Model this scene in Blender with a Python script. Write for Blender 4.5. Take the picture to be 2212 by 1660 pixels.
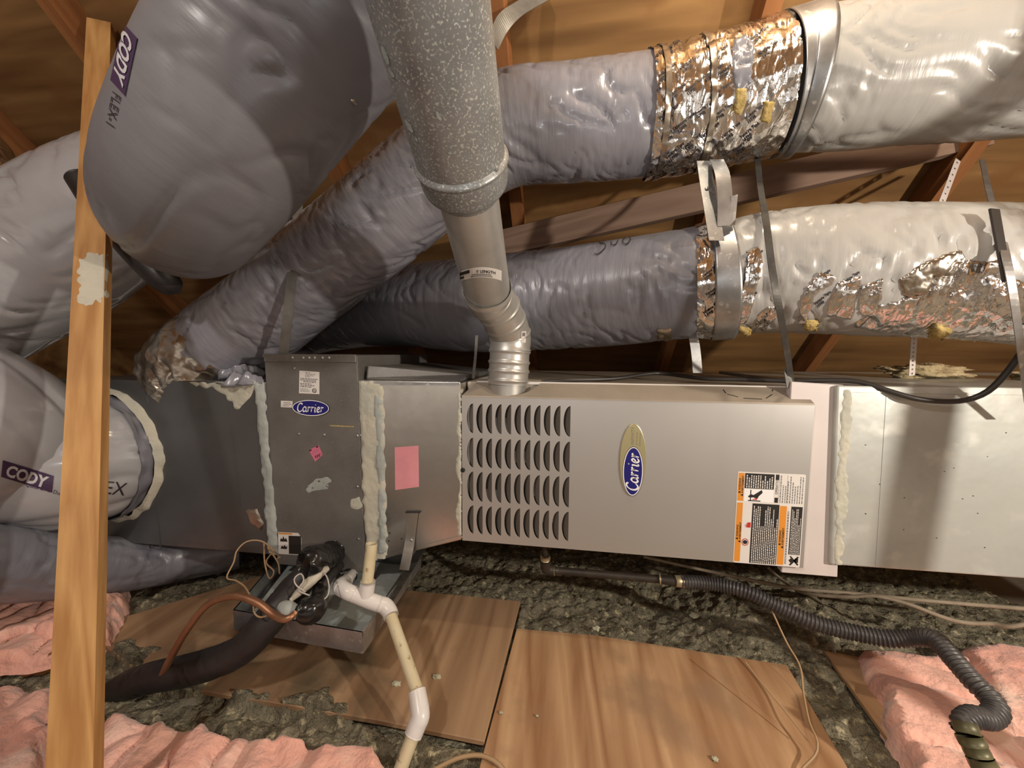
import bpy, bmesh, math, random
from mathutils import Vector, Matrix, noise, geometry
from mathutils.bvhtree import BVHTree

# ------------------------------------------------------------------ clear
for o in list(bpy.data.objects):
    bpy.data.objects.remove(o, do_unlink=True)
scene = bpy.context.scene
COL = scene.collection
rnd = random.Random(7)

# ------------------------------------------------------------------ camera
FPX = 830.0
CAM = Vector((.2845, -.9811, .1152))
YAW, PITCH, ROLL = .1513, .0822, .0056
FWD = Vector((-math.sin(YAW)*math.cos(PITCH), math.cos(YAW)*math.cos(PITCH), -math.sin(PITCH)))
_r = Vector((math.cos(YAW), math.sin(YAW), 0)); _u = _r.cross(FWD)
RT = _r*math.cos(ROLL)+_u*math.sin(ROLL)
UP = _u*math.cos(ROLL)-_r*math.sin(ROLL)
cam_d = bpy.data.cameras.new('camera'); cam = bpy.data.objects.new('camera', cam_d); COL.objects.link(cam)
cam_d.sensor_fit = 'HORIZONTAL'; cam_d.sensor_width = 36; cam_d.lens = FPX/2212*36
cam_d.clip_start = .01; cam_d.clip_end = 50
M = Matrix.Identity(4)
for i in range(3):
    M[i][0] = RT[i]; M[i][1] = UP[i]; M[i][2] = -FWD[i]; M[i][3] = CAM[i]
cam.matrix_world = M
scene.camera = cam

# ------------------------------------------------------------------ world and lamps
world = bpy.data.worlds.new('world'); scene.world = world; world.use_nodes = True
bg = world.node_tree.nodes['Background']
bg.inputs[0].default_value = (1.0, .86, .72, 1); bg.inputs[1].default_value = .5

def lamp(name, kind, loc, energy, color, size):
    d = bpy.data.lights.new(name, kind); d.energy = energy; d.color = color
    d.shadow_soft_size = size
    o = bpy.data.objects.new(name, d); o.location = loc; COL.objects.link(o)
    return o
# work lamp hung on the truss to the right of the photographer
lamp('work_lamp', 'POINT', (1.75, -1.10, .33), 64, (1.0, .90, .77), .025)
# the phone's own flash, just above the lens
lamp('phone_flash', 'POINT', CAM + UP*.05 - FWD*.03 - RT*.02, 1.5, (.88, .94, 1.0), .012)
# bare attic bulb hanging from the ridge above the photographer
lamp('attic_bulb', 'POINT', (.74, -.33, 1.20), 14, (1.0, .85, .64), .03)
# second bulb further back along the ridge, behind the photographer
lamp('rear_bulb', 'POINT', (-.45, -1.65, 1.25), 38, (1.0, .94, .87), .06)

vs = scene.view_settings
scene.display_settings.display_device = 'sRGB'
vs.view_transform = 'Standard'; vs.look = 'None'; vs.exposure = 0.5; vs.gamma = 1.0
vs.use_curve_mapping = False

# ------------------------------------------------------------------ pixel helpers (2212 x 1660 frame)
def ray(x, y): return FWD + RT*((x-1106)/FPX) - UP*((y-830)/FPX)
def V(x, y, D): return CAM + ray(x, y)*D
def PY(x, y, Y):
    d = ray(x, y); return CAM + d*((Y-CAM.y)/d.y)
def PZ(x, y, Z):
    d = ray(x, y); return CAM + d*((Z-CAM.z)/d.z)

# ------------------------------------------------------------------ materials
MATS = {}
def N(nt, t, **kw):
    n = nt.nodes.new(t)
    for k, v in kw.items(): setattr(n, k, v)
    return n
def mat(name, col, rough=.5, metal=0., col2=None, cs=4., cdet=5., cmap=(1, 1, 1), coord='Object', lo=.35, hi=.65,
        bumps=(), spec=.5, coat=0., rough2=None, col3=None, c3=(20., .6, .7), coatr=.1, sheen=0.):
    """bumps: list of (kind, scale, strength, distance, map)"""
    m = bpy.data.materials.new(name); m.use_nodes = True; nt = m.node_tree
    b = nt.nodes['Principled BSDF']
    b.inputs['Base Color'].default_value = (*col, 1); b.inputs['Roughness'].default_value = rough
    b.inputs['Metallic'].default_value = metal; b.inputs['Specular IOR Level'].default_value = spec
    b.inputs['Coat Weight'].default_value = coat; b.inputs['Coat Roughness'].default_value = coatr
    b.inputs['Sheen Weight'].default_value = sheen
    tc = N(nt, 'ShaderNodeTexCoord')
    def mapped(s):
        mp = N(nt, 'ShaderNodeMapping'); mp.inputs['Scale'].default_value = s
        nt.links.new(tc.outputs[coord], mp.inputs[0]); return mp.outputs[0]
    if col2 is not None:
        nz = N(nt, 'ShaderNodeTexNoise'); nz.inputs['Scale'].default_value = cs; nz.inputs['Detail'].default_value = cdet
        nz.inputs['Roughness'].default_value = .6
        nt.links.new(mapped(cmap), nz.inputs['Vector'])
        mr = N(nt, 'ShaderNodeMapRange'); mr.inputs[1].default_value = lo; mr.inputs[2].default_value = hi
        nt.links.new(nz.outputs[0], mr.inputs[0])
        mx = N(nt, 'ShaderNodeMix', data_type='RGBA'); mx.inputs[6].default_value = (*col, 1); mx.inputs[7].default_value = (*col2, 1)
        nt.links.new(mr.outputs[0], mx.inputs[0]); out = mx.outputs[2]
        if col3 is not None:
            n3 = N(nt, 'ShaderNodeTexNoise'); n3.inputs['Scale'].default_value = c3[0]; n3.inputs['Detail'].default_value = 6
            nt.links.new(mapped((1, 1, 1)), n3.inputs['Vector'])
            m3 = N(nt, 'ShaderNodeMapRange'); m3.inputs[1].default_value = c3[1]; m3.inputs[2].default_value = c3[2]
            nt.links.new(n3.outputs[0], m3.inputs[0])
            x3 = N(nt, 'ShaderNodeMix', data_type='RGBA'); x3.inputs[7].default_value = (*col3, 1)
            nt.links.new(out, x3.inputs[6]); nt.links.new(m3.outputs[0], x3.inputs[0]); out = x3.outputs[2]
        nt.links.new(out, b.inputs['Base Color'])
        if rough2 is not None:
            r2 = N(nt, 'ShaderNodeMapRange'); r2.inputs[1].default_value = lo; r2.inputs[2].default_value = hi
            r2.inputs[3].default_value = rough; r2.inputs[4].default_value = rough2
            nt.links.new(nz.outputs[0], r2.inputs[0]); nt.links.new(r2.outputs[0], b.inputs['Roughness'])
    prev = None
    for kind, sc, st, dist, mp in bumps:
        if kind == 'noise':
            t = N(nt, 'ShaderNodeTexNoise'); t.inputs['Detail'].default_value = 4; o = t.outputs[0]
        elif kind == 'ridge':
            t = N(nt, 'ShaderNodeTexNoise'); t.noise_type = 'RIDGED_MULTIFRACTAL'; t.inputs['Detail'].default_value = 2
            t.inputs['Distortion'].default_value = .8; o = t.outputs[0]
        else:
            t = N(nt, 'ShaderNodeTexVoronoi'); o = t.outputs['Distance']
        t.inputs['Scale'].default_value = sc
        nt.links.new(mapped(mp), t.inputs['Vector'])
        bp = N(nt, 'ShaderNodeBump'); bp.inputs['Strength'].default_value = st; bp.inputs['Distance'].default_value = dist
        nt.links.new(o, bp.inputs['Height'])
        if prev: nt.links.new(prev, bp.inputs['Normal'])
        prev = bp.outputs[0]
    if prev: nt.links.new(prev, b.inputs['Normal'])
    MATS[name] = m
    return m

def wood(name, c1, c2, scl, along, rough=.7, c3=None):
    """grain bands along one axis ('x','y','z' or None for UV.x)"""
    m = bpy.data.materials.new(name); m.use_nodes = True; nt = m.node_tree; b = nt.nodes['Principled BSDF']
    b.inputs['Roughness'].default_value = rough; b.inputs['Specular IOR Level'].default_value = .3
    tc = N(nt, 'ShaderNodeTexCoord'); mp = N(nt, 'ShaderNodeMapping')
    s = {'x': (.10, 1, 1), 'y': (1, .10, 1), 'z': (1, 1, .10), 'uv': (.10, 1, 1)}[along]
    mp.inputs['Scale'].default_value = s
    nt.links.new(tc.outputs['UV' if along == 'uv' else 'Object'], mp.inputs[0])
    n1 = N(nt, 'ShaderNodeTexNoise'); n1.inputs['Scale'].default_value = scl*.35; n1.inputs['Detail'].default_value = 3
    n1.inputs['Distortion'].default_value = 1.2
    nt.links.new(mp.outputs[0], n1.inputs['Vector'])
    w = N(nt, 'ShaderNodeMath', operation='MULTIPLY'); w.inputs[1].default_value = 9
    nt.links.new(n1.outputs[0], w.inputs[0])
    fr = N(nt, 'ShaderNodeMath', operation='PINGPONG'); fr.inputs[1].default_value = .5
    nt.links.new(w.outputs[0], fr.inputs[0])
    n2 = N(nt, 'ShaderNodeTexNoise'); n2.inputs['Scale'].default_value = scl*4; n2.inputs['Detail'].default_value = 5
    nt.links.new(mp.outputs[0], n2.inputs['Vector'])
    ad = N(nt, 'ShaderNodeMath', operation='MULTIPLY_ADD'); ad.inputs[1].default_value = .75
    nt.links.new(fr.outputs[0], ad.inputs[0]); nt.links.new(n2.outputs[0], ad.inputs[2])
    mr = N(nt, 'ShaderNodeMapRange'); mr.inputs[1].default_value = .38; mr.inputs[2].default_value = .95
    nt.links.new(ad.outputs[0], mr.inputs[0])
    mx = N(nt, 'ShaderNodeMix', data_type='RGBA'); mx.inputs[6].default_value = (*c1, 1); mx.inputs[7].default_value = (*c2, 1)
    nt.links.new(mr.outputs[0], mx.inputs[0]); out = mx.outputs[2]
    if c3:
        n3 = N(nt, 'ShaderNodeTexNoise'); n3.inputs['Scale'].default_value = 5; n3.inputs['Detail'].default_value = 6
        nt.links.new(tc.outputs['Object'], n3.inputs['Vector'])
        m3 = N(nt, 'ShaderNodeMapRange'); m3.inputs[1].default_value = .56; m3.inputs[2].default_value = .72
        nt.links.new(n3.outputs[0], m3.inputs[0])
        x3 = N(nt, 'ShaderNodeMix', data_type='RGBA'); x3.inputs[7].default_value = (*c3, 1)
        nt.links.new(out, x3.inputs[6]); nt.links.new(m3.outputs[0], x3.inputs[0]); out = x3.outputs[2]
    nt.links.new(out, b.inputs['Base Color'])
    bp = N(nt, 'ShaderNodeBump'); bp.inputs['Strength'].default_value = .25; bp.inputs['Distance'].default_value = .002
    nt.links.new(ad.outputs[0], bp.inputs['Height']); nt.links.new(bp.outputs[0], b.inputs['Normal'])
    MATS[name] = m
    return m

UV1 = (1, 1, 1)
WR = [('ridge', 9, .35, .012, (1.6, .5, 1)), ('noise', 30, .25, .004, (1, .25, 1))]
mat('flex_grey', (.285, .285, .325), .27, 0, (.21, .212, .245), 3, 4, bumps=[('ridge', 14, 0.50, .006, (1.5, .22, 1)), ('noise', 26, .35, .006, (2.2, .4, 1))], coord='UV', coat=.35, coatr=.14)
mat('flex_dull', (.215, .215, .25), .34, 0, (.16, .165, .195), 3, 4, bumps=[('ridge', 12, 0.45, .006, (1.5, .22, 1)), ('noise', 22, .35, .006, (2.2, .4, 1))], coord='UV', coat=.15, coatr=.2)
mat('flex_big', (.195, .192, .208), .42, 0, (.165, .163, .18), 2.5, 3, bumps=[('ridge', 7, 0.30, .006, (1.5, .22, 1)), ('noise', 14, .35, .006, (2.2, .4, 1))], coord='UV', coat=.08, coatr=.25)
mat('flex_white', (.47, .47, .49), .22, 0, (.36, .365, .385), 2.5, 4, bumps=[('ridge', 7, 0.50, .006, (1.5, .22, 1)), ('noise', 14, .35, .006, (2.2, .4, 1))], coord='UV', coat=.5, coatr=.12)
mat('flex_warm_lit', (.43, .42, .40), .33, 0, (.35, .345, .335), 3, 4, bumps=[('ridge', 13, 0.60, .006, (1.5, .22, 1)), ('noise', 24, .35, .006, (2.2, .4, 1))], coord='UV', coat=.3, coatr=.2)  # flex jacket made lighter and creamier, strong warm light put into its colour
mat('foil', (.90, .90, .91), .17, 1., (.80, .79, .78), 10, 3, bumps=[('voronoi', 40, .35, .012, (1.2, 1, .45)), ('ridge', 60, .8, .006, (1, .5, .3)), ('noise', 160, .3, .003, (1, 1, .5))])
mat('foil_dull', (.62, .58, .52), .3, 1., (.42, .37, .31), 12, 4, bumps=[('ridge', 26, .6, .008, (1, .6, 1))])
mat('galv', (.50, .51, .52), .36, .85, (.36, .37, .38), 22, 4, col3=(.68, .69, .68), c3=(60, .6, .7), bumps=[('noise', 60, .08, .002, UV1)])
mat('galv_spangle', (.33, .34, .34), .42, .45, (.24, .25, .25), 12, 4, col3=(.62, .64, .60), c3=(300, .55, .66), bumps=[('noise', 90, .12, .002, UV1)])
mat('galv_pipe', (.56, .55, .52), .34, .6, (.44, .435, .41), 9, 5, rough2=.45, bumps=[('noise', 40, .06, .002, UV1)])
mat('galv_dark', (.20, .193, .18), .5, .35, (.145, .138, .13), 7, 6, col3=(.23, .225, .21), c3=(160, .6, .72), bumps=[('noise', 220, .12, .001, UV1)])
mat('duct_sheet', (.20, .205, .21), .30, .75, (.14, .145, .15), 3, 6, rough2=.45, bumps=[('noise', 4, .25, .01, UV1)])
mat('duct_bright', (.66, .635, .60), .20, .95, (.50, .49, .47), 3.2, 5, rough2=.34, bumps=[('noise', 5, .25, .01, UV1)])
mat('duct_cream', (.58, .60, .565), .32, .45, (.44, .46, .44), 5, 7, rough2=.52, col3=(.66, .67, .63), c3=(11, .55, .7), bumps=[('noise', 5, .4, .012, UV1)])
mat('furnace_paint', (.56, .55, .535), .40, .72, (.53, .52, .505), 2, 3, bumps=[('noise', 300, .03, .0006, UV1)], spec=.25)
mat('furnace_top', (.34, .29, .235), .5, .2, (.28, .24, .19), 8, 5)
mat('casing_dust_lightened', (.55, .49, .40), .6, .05, (.42, .37, .29), 9, 6)  # dusty cream, lightened in colour to make up for light the duct blocks
mat('louver_brown', (.20, .175, .15), .5, .3)
mat('black_inside', (.010, .009, .008), .8)
mat('filler_white', (.66, .60, .58), .45, .05, (.60, .55, .53), 5, 5)
mat('mastic_cream', (.55, .52, .42), .75, 0, (.42, .43, .37), 9, 6, bumps=[('noise', 60, .5, .006, UV1)])
mat('mastic_grey', (.40, .43, .41), .7, 0, (.30, .33, .31), 9, 6, bumps=[('noise', 60, .5, .006, UV1)])
mat('logo_blue', (.012, .012, .16), .3)
mat('logo_white', (.85, .85, .85), .4)
mat('logo_gold', (.52, .47, .27), .3, .6)
mat('logo_navy', (.02, .02, .06), .4)
mat('label_white', (.72, .69, .66), .45)
mat('label_black', (.015, .013, .012), .5)
mat('label_orange', (.70, .27, .035), .45)
mat('label_red', (.50, .03, .02), .5)
mat('label_grey', (.18, .18, .18), .5)
mat('pink_paper', (.72, .30, .34), .8, 0, (.66, .26, .30), 20, 4)
mat('tag_pink', (.62, .16, .26), .7)
mat('tape_ink', (.03, .025, .03), .5)
mat('print_purple', (.055, .028, .075), .5)
mat('print_white', (.55, .54, .56), .5)
mat('pen_ink', (.03, .03, .035), .6)
mat('pvc_old', (.66, .60, .42), .38, 0, (.58, .50, .32), 12, 5, col3=(.35, .26, .14), c3=(45, .66, .72))
mat('pvc_white', (.70, .70, .70), .3, 0, (.68, .65, .62), 10, 4)
mat('pipe_dark', (.030, .026, .022), .5, .3, (.055, .042, .03), 25, 5)
mat('black_rubber', (.014, .012, .013), .5, 0, (.024, .02, .02), 10, 4, bumps=[('noise', 30, .3, .004, UV1)])
mat('black_tape', (.012, .011, .011), .22, 0, bumps=[('ridge', 18, .8, .012, UV1)])
mat('copper', (.40, .215, .125), .45, .8, (.30, .15, .085), 25, 4)
mat('brass', (.45, .38, .24), .45, .7)
mat('cream_tape', (.52, .48, .40), .6, 0, (.35, .31, .25), 22, 5)
mat('conduit', (.050, .046, .047), .42, .1, (.075, .07, .068), 30, 4)
mat('fitting_green', (.17, .16, .085), .45, .3, (.10, .095, .05), 30, 4)
mat('cable_beige', (.30, .25, .18), .65, 0, (.22, .18, .13), 30, 4)
mat('cord_black', (.035, .03, .028), .4)
mat('wire_tan', (.36, .24, .13), .5)
mat('wire_white', (.45, .42, .38), .5)
mat('strap_dark', (.10, .095, .085), .5, .5, (.05, .045, .04), 18, 5, rough2=.7)
mat('strap_grey', (.30, .30, .29), .45, .6, (.20, .20, .19), 20, 5)
mat('pink_batt', (.85, .50, .41), .95, 0, (.75, .38, .30), 5, 6, col3=(.88, .62, .52), c3=(9, .54, .7),
    bumps=[('noise', 14, .9, .02, (1, 1, 1)), ('noise', 130, .7, .004, UV1)], spec=.1, sheen=.3)
mat('loose_fill', (.27, .245, .175), .95, 0, (.135, .118, .082), 22, 7, col3=(.52, .46, .30), c3=(60, .56, .70),
    bumps=[('noise', 90, 1., .012, UV1), ('noise', 320, .8, .004, UV1)], spec=.1)
mat('fibre_yellow', (.55, .42, .18), .95, 0, (.42, .30, .10), 40, 5, bumps=[('noise', 120, .9, .006, UV1)], spec=.1)
mat('fibre_cream', (.50, .41, .25), .95, 0, (.28, .21, .12), 40, 5, bumps=[('noise', 90, .9, .008, UV1)], spec=.1)
mat('drywall_back', (.20, .17, .13), .9, 0, (.14, .115, .09), 3, 5)
mat('chip_pale', (.46, .45, .33), .8)
wood('ply_floor', (.56, .36, .20), (.30, .155, .075), 6, 'y', .62, c3=(.30, .19, .115))
wood('ply_floor_stained', (.44, .285, .165), (.26, .155, .085), 5, 'y', .62, c3=(.13, .10, .06))
wood('ply_roof', (.30, .165, .062), (.12, .056, .018), 4, 'x', .75, c3=(.19, .09, .03))
wood('rafter_wood', (.33, .14, .05), (.23, .09, .03), 9, 'uv', .75)
wood('brace_wood', (.30, .20, .15), (.20, .125, .09), 9, 'uv', .75)
wood('post_wood', (.58, .335, .13), (.38, .185, .06), 16, 'uv', .6)
def wood_edge(): pass

# ------------------------------------------------------------------ object helpers
CATCH = {}
def link(o, parent=None):
    COL.objects.link(o)
    if parent is not None:
        o.parent = parent
        if parent.type == 'EMPTY':
            o.matrix_parent_inverse = Matrix.Translation(-parent.location)
    return o
def mk(name, verts, faces, m, parent=None, smooth=False, uvs=None, mats=None, fmat=None):
    me = bpy.data.meshes.new(name)
    me.from_pydata([tuple(v) for v in verts], [], faces)
    if uvs is not None:
        l = me.uv_layers.new(name='UVMap')
        for poly in me.polygons:
            for li in poly.loop_indices:
                l.data[li].uv = uvs[me.loops[li].vertex_index]
    if mats:
        for x in mats: me.materials.append(MATS[x])
        for p, i in zip(me.polygons, fmat): p.material_index = i
    else:
        me.materials.append(MATS[m])
    if smooth:
        me.polygons.foreach_set('use_smooth', [True]*len(me.polygons))
    me.update()
    o = bpy.data.objects.new(name, me)
    return link(o, parent)
def tag(o, label, cat, group=None, kind=None):
    o['label'] = label; o['category'] = cat
    if group: o['group'] = group
    if kind: o['kind'] = kind
    return o
def struct(o): o['kind'] = 'structure'; return o
def thing(name, label, cat, loc, group=None):
    o = bpy.data.objects.new(name, None); o.empty_display_size = .05; o.location = loc
    COL.objects.link(o); return tag(o, label, cat, group)

class MB:
    def __init__(s): s.v = []; s.f = []; s.m = []; s.uv = []
    def add(s, vs_, fs, mi=0, uv=None):
        b = len(s.v); s.v += [Vector(x) for x in vs_]
        s.uv += list(uv) if uv else [(0, 0)]*len(vs_)
        for f in fs: s.f.append([i+b for i in f]); s.m.append(mi)
    def hexa(s, p, mi=0):
        """p: 8 points, 0-3 front ring, 4-7 back ring"""
        s.add(p, [(0, 1, 2, 3), (7, 6, 5, 4), (0, 4, 5, 1), (1, 5, 6, 2), (2, 6, 7, 3), (3, 7, 4, 0)], mi)
    def box(s, x0, x1, y0, y1, z0, z1, mi=0):
        s.hexa([(x0, y0, z0), (x1, y0, z0), (x1, y0, z1), (x0, y0, z1), (x0, y1, z0), (x1, y1, z0), (x1, y1, z1), (x0, y1, z1)], mi)
    def prism(s, poly, off, mi=0):
        n = len(poly); off = Vector(off)
        a = [Vector(p) for p in poly]
        s.add(a+[p+off for p in a], [tuple(range(n)), tuple(range(2*n-1, n-1, -1))]+[(i, n+i, n+(i+1) % n, (i+1) % n) for i in range(n)], mi)
    def bar(s, a, b, w, h, up=Vector((0, 0, 1)), mi=0):
        a = Vector(a); b = Vector(b); d = (b-a).normalized(); sx = d.cross(up).normalized(); sy = sx.cross(d).normalized()
        L = (b-a).length
        c = [(-w/2, -h/2), (w/2, -h/2), (w/2, h/2), (-w/2, h/2)]
        fs = [(0, 1, 5, 4), (1, 2, 6, 5), (2, 3, 7, 6), (3, 0, 4, 7)]
        off = rnd.random()*5
        for i, f in enumerate(fs):    # separate faces for clean uvs
            P = [(a if k < 4 else b)+sx*c[k % 4][0]+sy*c[k % 4][1] for k in f]
            ww = h if i in (1, 3) else w
            s.add(P, [(0, 1, 2, 3)], mi, [(off, off+i), (off, off+i+ww), (off+L, off+i+ww), (off+L, off+i)])
        for e, o in ((a, 0), (b, 1)):
            P = [e+sx*x+sy*y for x, y in c]
            s.add(P, [(3, 2, 1, 0) if o else (0, 1, 2, 3)], mi, [(off, 0), (off, w), (off+h, w), (off+h, 0)])
    def build(s, name, m, parent=None, smooth=False, mats=None):
        return mk(name, s.v, s.f, m, parent, smooth, s.uv, mats, s.m if mats else None)

def bevel(o, w=.003, seg=2):
    md = o.modifiers.new('bevel', 'BEVEL'); md.width = w; md.segments = seg; md.limit_method = 'ANGLE'; md.angle_limit = .7
    return o

def catmull(pts, n):
    """pts: list of tuples (any dim); n samples per span"""
    P = [list(p) for p in pts]; P = [[2*a-b for a, b in zip(P[0], P[1])]]+P+[[2*a-b for a, b in zip(P[-1], P[-2])]]
    out = []
    for i in range(1, len(P)-2):
        for k in range(n):
            t = k/n
            out.append([.5*((2*b)+(-a+c)*t+(2*a-5*b+4*c-d)*t*t+(-a+3*b-3*c+d)*t**3) for a, b, c, d in zip(P[i-1], P[i], P[i+1], P[i+2])])
    out.append(P[-2]); return out

def resample(pts, step):
    """even spacing of a dense polyline of (x,y,z,r)"""
    L = [0]
    for a, b in zip(pts, pts[1:]): L.append(L[-1]+(Vector(b[:3])-Vector(a[:3])).length)
    n = max(2, int(L[-1]/step)); out = []; j = 0
    for i in range(n+1):
        s = L[-1]*i/n
        while j < len(L)-2 and L[j+1] < s: j += 1
        t = (s-L[j])/max(1e-9, L[j+1]-L[j])
        out.append([a+(b-a)*t for a, b in zip(pts[j], pts[j+1])])
    return out, L[-1]

class Tube:
    """tube along (x,y,z,r) control points; keeps its frames so bands can be laid on it"""
    def __init__(s, ctrl, step=.01, seg=48, disp=None, dense=16, seamdir=None):
        s.pts, s.L = resample(catmull(ctrl, dense), step); s.seg = seg; s.disp = disp
        P = [Vector(p[:3]) for p in s.pts]; n = len(P); s.P = P
        s.R = [p[3] for p in s.pts]; s.fr = []
        ref = Vector(seamdir) if seamdir else (P[len(P)//2]-CAM).normalized()
        prev = None
        for i in range(n):
            t = (P[min(i+1, n-1)]-P[max(i-1, 0)]).normalized()
            if prev is None: a = ref-t*ref.dot(t)
            else: a = prev-t*prev.dot(t)
            if a.length < 1e-6: a = t.orthogonal()
            a.normalize(); prev = a
            s.fr.append((t, a, t.cross(a)))
    def u(s, i): return s.L*i/(len(s.P)-1)
    def pt(s, i, th, extra=0.):
        t, a, b = s.fr[i]; r = s.R[i]+extra
        if s.disp: r += s.disp(s.u(i), th)
        return s.P[i]+(a*math.cos(th)+b*math.sin(th))*r
    def mesh(s, i0=0, i1=None, extra=0., th0=0., th1=2*math.pi, disp2=None):
        i1 = len(s.P)-1 if i1 is None else i1
        closed = abs(th1-th0-2*math.pi) < 1e-6
        m = s.seg+1; v = []; uv = []; f = []
        for i in range(i0, i1+1):
            for k in range(m):
                th = th0+(th1-th0)*k/s.seg
                e = extra+(disp2(s.u(i), th) if disp2 else 0)
                v.append(s.pt(i, th, e)); uv.append((s.u(i), th*s.R[i]))
        for i in range(i1-i0):
            for k in range(s.seg):
                a = i*m+k; f.append((a, a+m, a+m+1, a+1))
        return v, f, uv
    def idx(s, px):
        """ring whose centre falls nearest to image column px"""
        best = 0; bd = 1e9
        for i, p in enumerate(s.P):
            d = p-CAM; z = d.dot(FWD)
            if z <= .05: continue
            x = 1106+FPX*d.dot(RT)/z
            if abs(x-px) < bd: bd = abs(x-px); best = i
        return best

def tube_obj(name, T, m, parent=None, smooth=True, caps=False, catch=None, **kw):
    v, f, uv = T.mesh(**kw)
    if caps:
        mm = T.seg+1; n = len(v)//mm
        f = f+[tuple(range(mm-2, -1, -1)), tuple((n-1)*mm+k for k in range(mm-1))]
    o = mk(name, v, f, m, parent, smooth, uv)
    if catch: catch_add(catch, v, f)
    return o
def catch_add(key, v, f): CATCH.setdefault(key, []).append(BVHTree.FromPolygons([Vector(x) for x in v], f))
def hit(keys, px, py):
    d = ray(px, py).normalized(); best = None
    for k in keys:
        for t in CATCH[k]:
            loc, nrm, idx, dist = t.ray_cast(CAM, d)
            if loc is not None and (best is None or dist < best[2]):
                if nrm.dot(d) > 0: nrm = -nrm
                best = (loc, nrm, dist)
    return best
def pipe(name, ctrl, m, parent=None, seg=14, step=.006, caps=True, **kw):
    return tube_obj(name, Tube(ctrl, step, seg, **kw), m, parent, True, caps)

def fold(seed, amp, fu, skew=0., k=2.0, fine=.5, rib=0.):
    """wrinkles of a loose plastic jacket: sharp creases that run mostly round the tube, with calm stretches between"""
    def f(u, th):
        c, s_ = math.cos(th)*k, math.sin(th)*k
        warp = .35*noise.noise(Vector((u*6, c*.8, s_*.8+seed)))
        n = noise.noise(Vector((u*fu*.8+skew*math.sin(th)+warp*3, c*.8, s_*.8+seed)))
        r = (1-min(1, abs(n)*5.5))**2
        n2 = noise.noise(Vector((u*fu*1.9-skew*math.cos(th)*1.6+warp*4, c*1.2+9, s_*1.2+seed)))
        r2 = (1-min(1, abs(n2)*5.0))**2
        g1 = max(0., min(1., .5+1.6*noise.noise(Vector((u*7, c, s_+seed+3)))))
        g2 = max(0., min(1., .4+1.8*noise.noise(Vector((u*9, c*1.3, s_*1.3+seed+7)))))
        b = noise.noise(Vector((u*5, c*.7, s_*.7+seed*2)))
        return amp*(-r*g1*1.3-fine*r2*g2*1.5+.5*b)+rib*math.sin(u*2*math.pi/.03)
    return f

# ------------------------------------------------------------------ 2D print helpers
def text2d(s, size=1., shear=0., bold=0., align='LEFT', spacing=1.):
    c = bpy.data.curves.new('t', 'FONT'); c.body = s; c.size = size; c.shear = shear; c.offset = bold
    c.align_x = align; c.fill_mode = 'FRONT'; c.resolution_u = 3; c.space_character = spacing
    o = bpy.data.objects.new('t', c); COL.objects.link(o)
    dg = bpy.context.evaluated_depsgraph_get(); me = o.evaluated_get(dg).to_mesh()
    v = [(p.co.x, p.co.y) for p in me.vertices]; f = [tuple(p.vertices) for p in me.polygons]
    o.evaluated_get(dg).to_mesh_clear()
    bpy.data.objects.remove(o, do_unlink=True); bpy.data.curves.remove(c)
    return v, f
def stroke2d(paths, w, n=8, thin=.45, ang=.6):
    """calligraphic strokes: lists of 2D points -> flat ribbons"""
    V_, F_ = [], []
    for p in paths:
        q = catmull(p, n); m = len(q); b = len(V_)
        for i in range(m):
            a = q[max(0, i-1)]; c = q[min(m-1, i+1)]; dx, dy = c[0]-a[0], c[1]-a[1]; l = math.hypot(dx, dy) or 1
            pen = thin+(1-thin)*abs(math.sin(math.atan2(dy, dx)-ang))
            tp = min(1, .55+min(i, m-1-i)*.18)
            h = w*.5*pen*tp
            V_ += [(q[i][0]-dy/l*h, q[i][1]+dx/l*h), (q[i][0]+dy/l*h, q[i][1]-dx/l*h)]
        for i in range(m-1): F_.append((b+2*i, b+2*i+1, b+2*i+3, b+2*i+2))
    return V_, F_
def ellipse2d(rx, ry, n=48, r0=None):
    if r0 is None:
        return [(rx*math.cos(2*math.pi*i/n), ry*math.sin(2*math.pi*i/n)) for i in range(n)], [tuple(range(n))]
    v = []
    for i in range(n):
        a = 2*math.pi*i/n; v += [(rx*math.cos(a), ry*math.sin(a)), ((rx-r0)*math.cos(a), (ry-r0)*math.sin(a))]
    return v, [(2*i, (2*i+2) % (2*n), (2*i+3) % (2*n), 2*i+1) for i in range(n)]
def rect2d(x0, x1, y0, y1): return [(x0, y0), (x1, y0), (x1, y1), (x0, y1)], [(0, 1, 2, 3)]
def place2d(vf, O, ex, ey, lift):
    v, f = vf; return [O+ex*a+ey*b+lift for a, b in v], f
class Print:
    """flat print on a plane: pieces of several colours in one mesh, each a hair proud of the sheet"""
    def __init__(s, O, ex, ey, n): s.O, s.ex, s.ey, s.n = Vector(O), Vector(ex), Vector(ey), Vector(n); s.mb = MB(); s.mats = []
    def add(s, vf, m, lift=.0004):
        if m not in s.mats: s.mats.append(m)
        v, f = place2d(vf, s.O, s.ex, s.ey, s.n*lift); s.mb.add(v, f, s.mats.index(m)); return s
    def build(s, name, parent): return s.mb.build(name, None, parent, mats=s.mats)
def shift(vf, dx, dy, sc=1., rot=0.):
    c, s_ = math.cos(rot)*sc, math.sin(rot)*sc
    return [(a*c-b*s_+dx, a*s_+b*c+dy) for a, b in vf[0]], vf[1]
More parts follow.
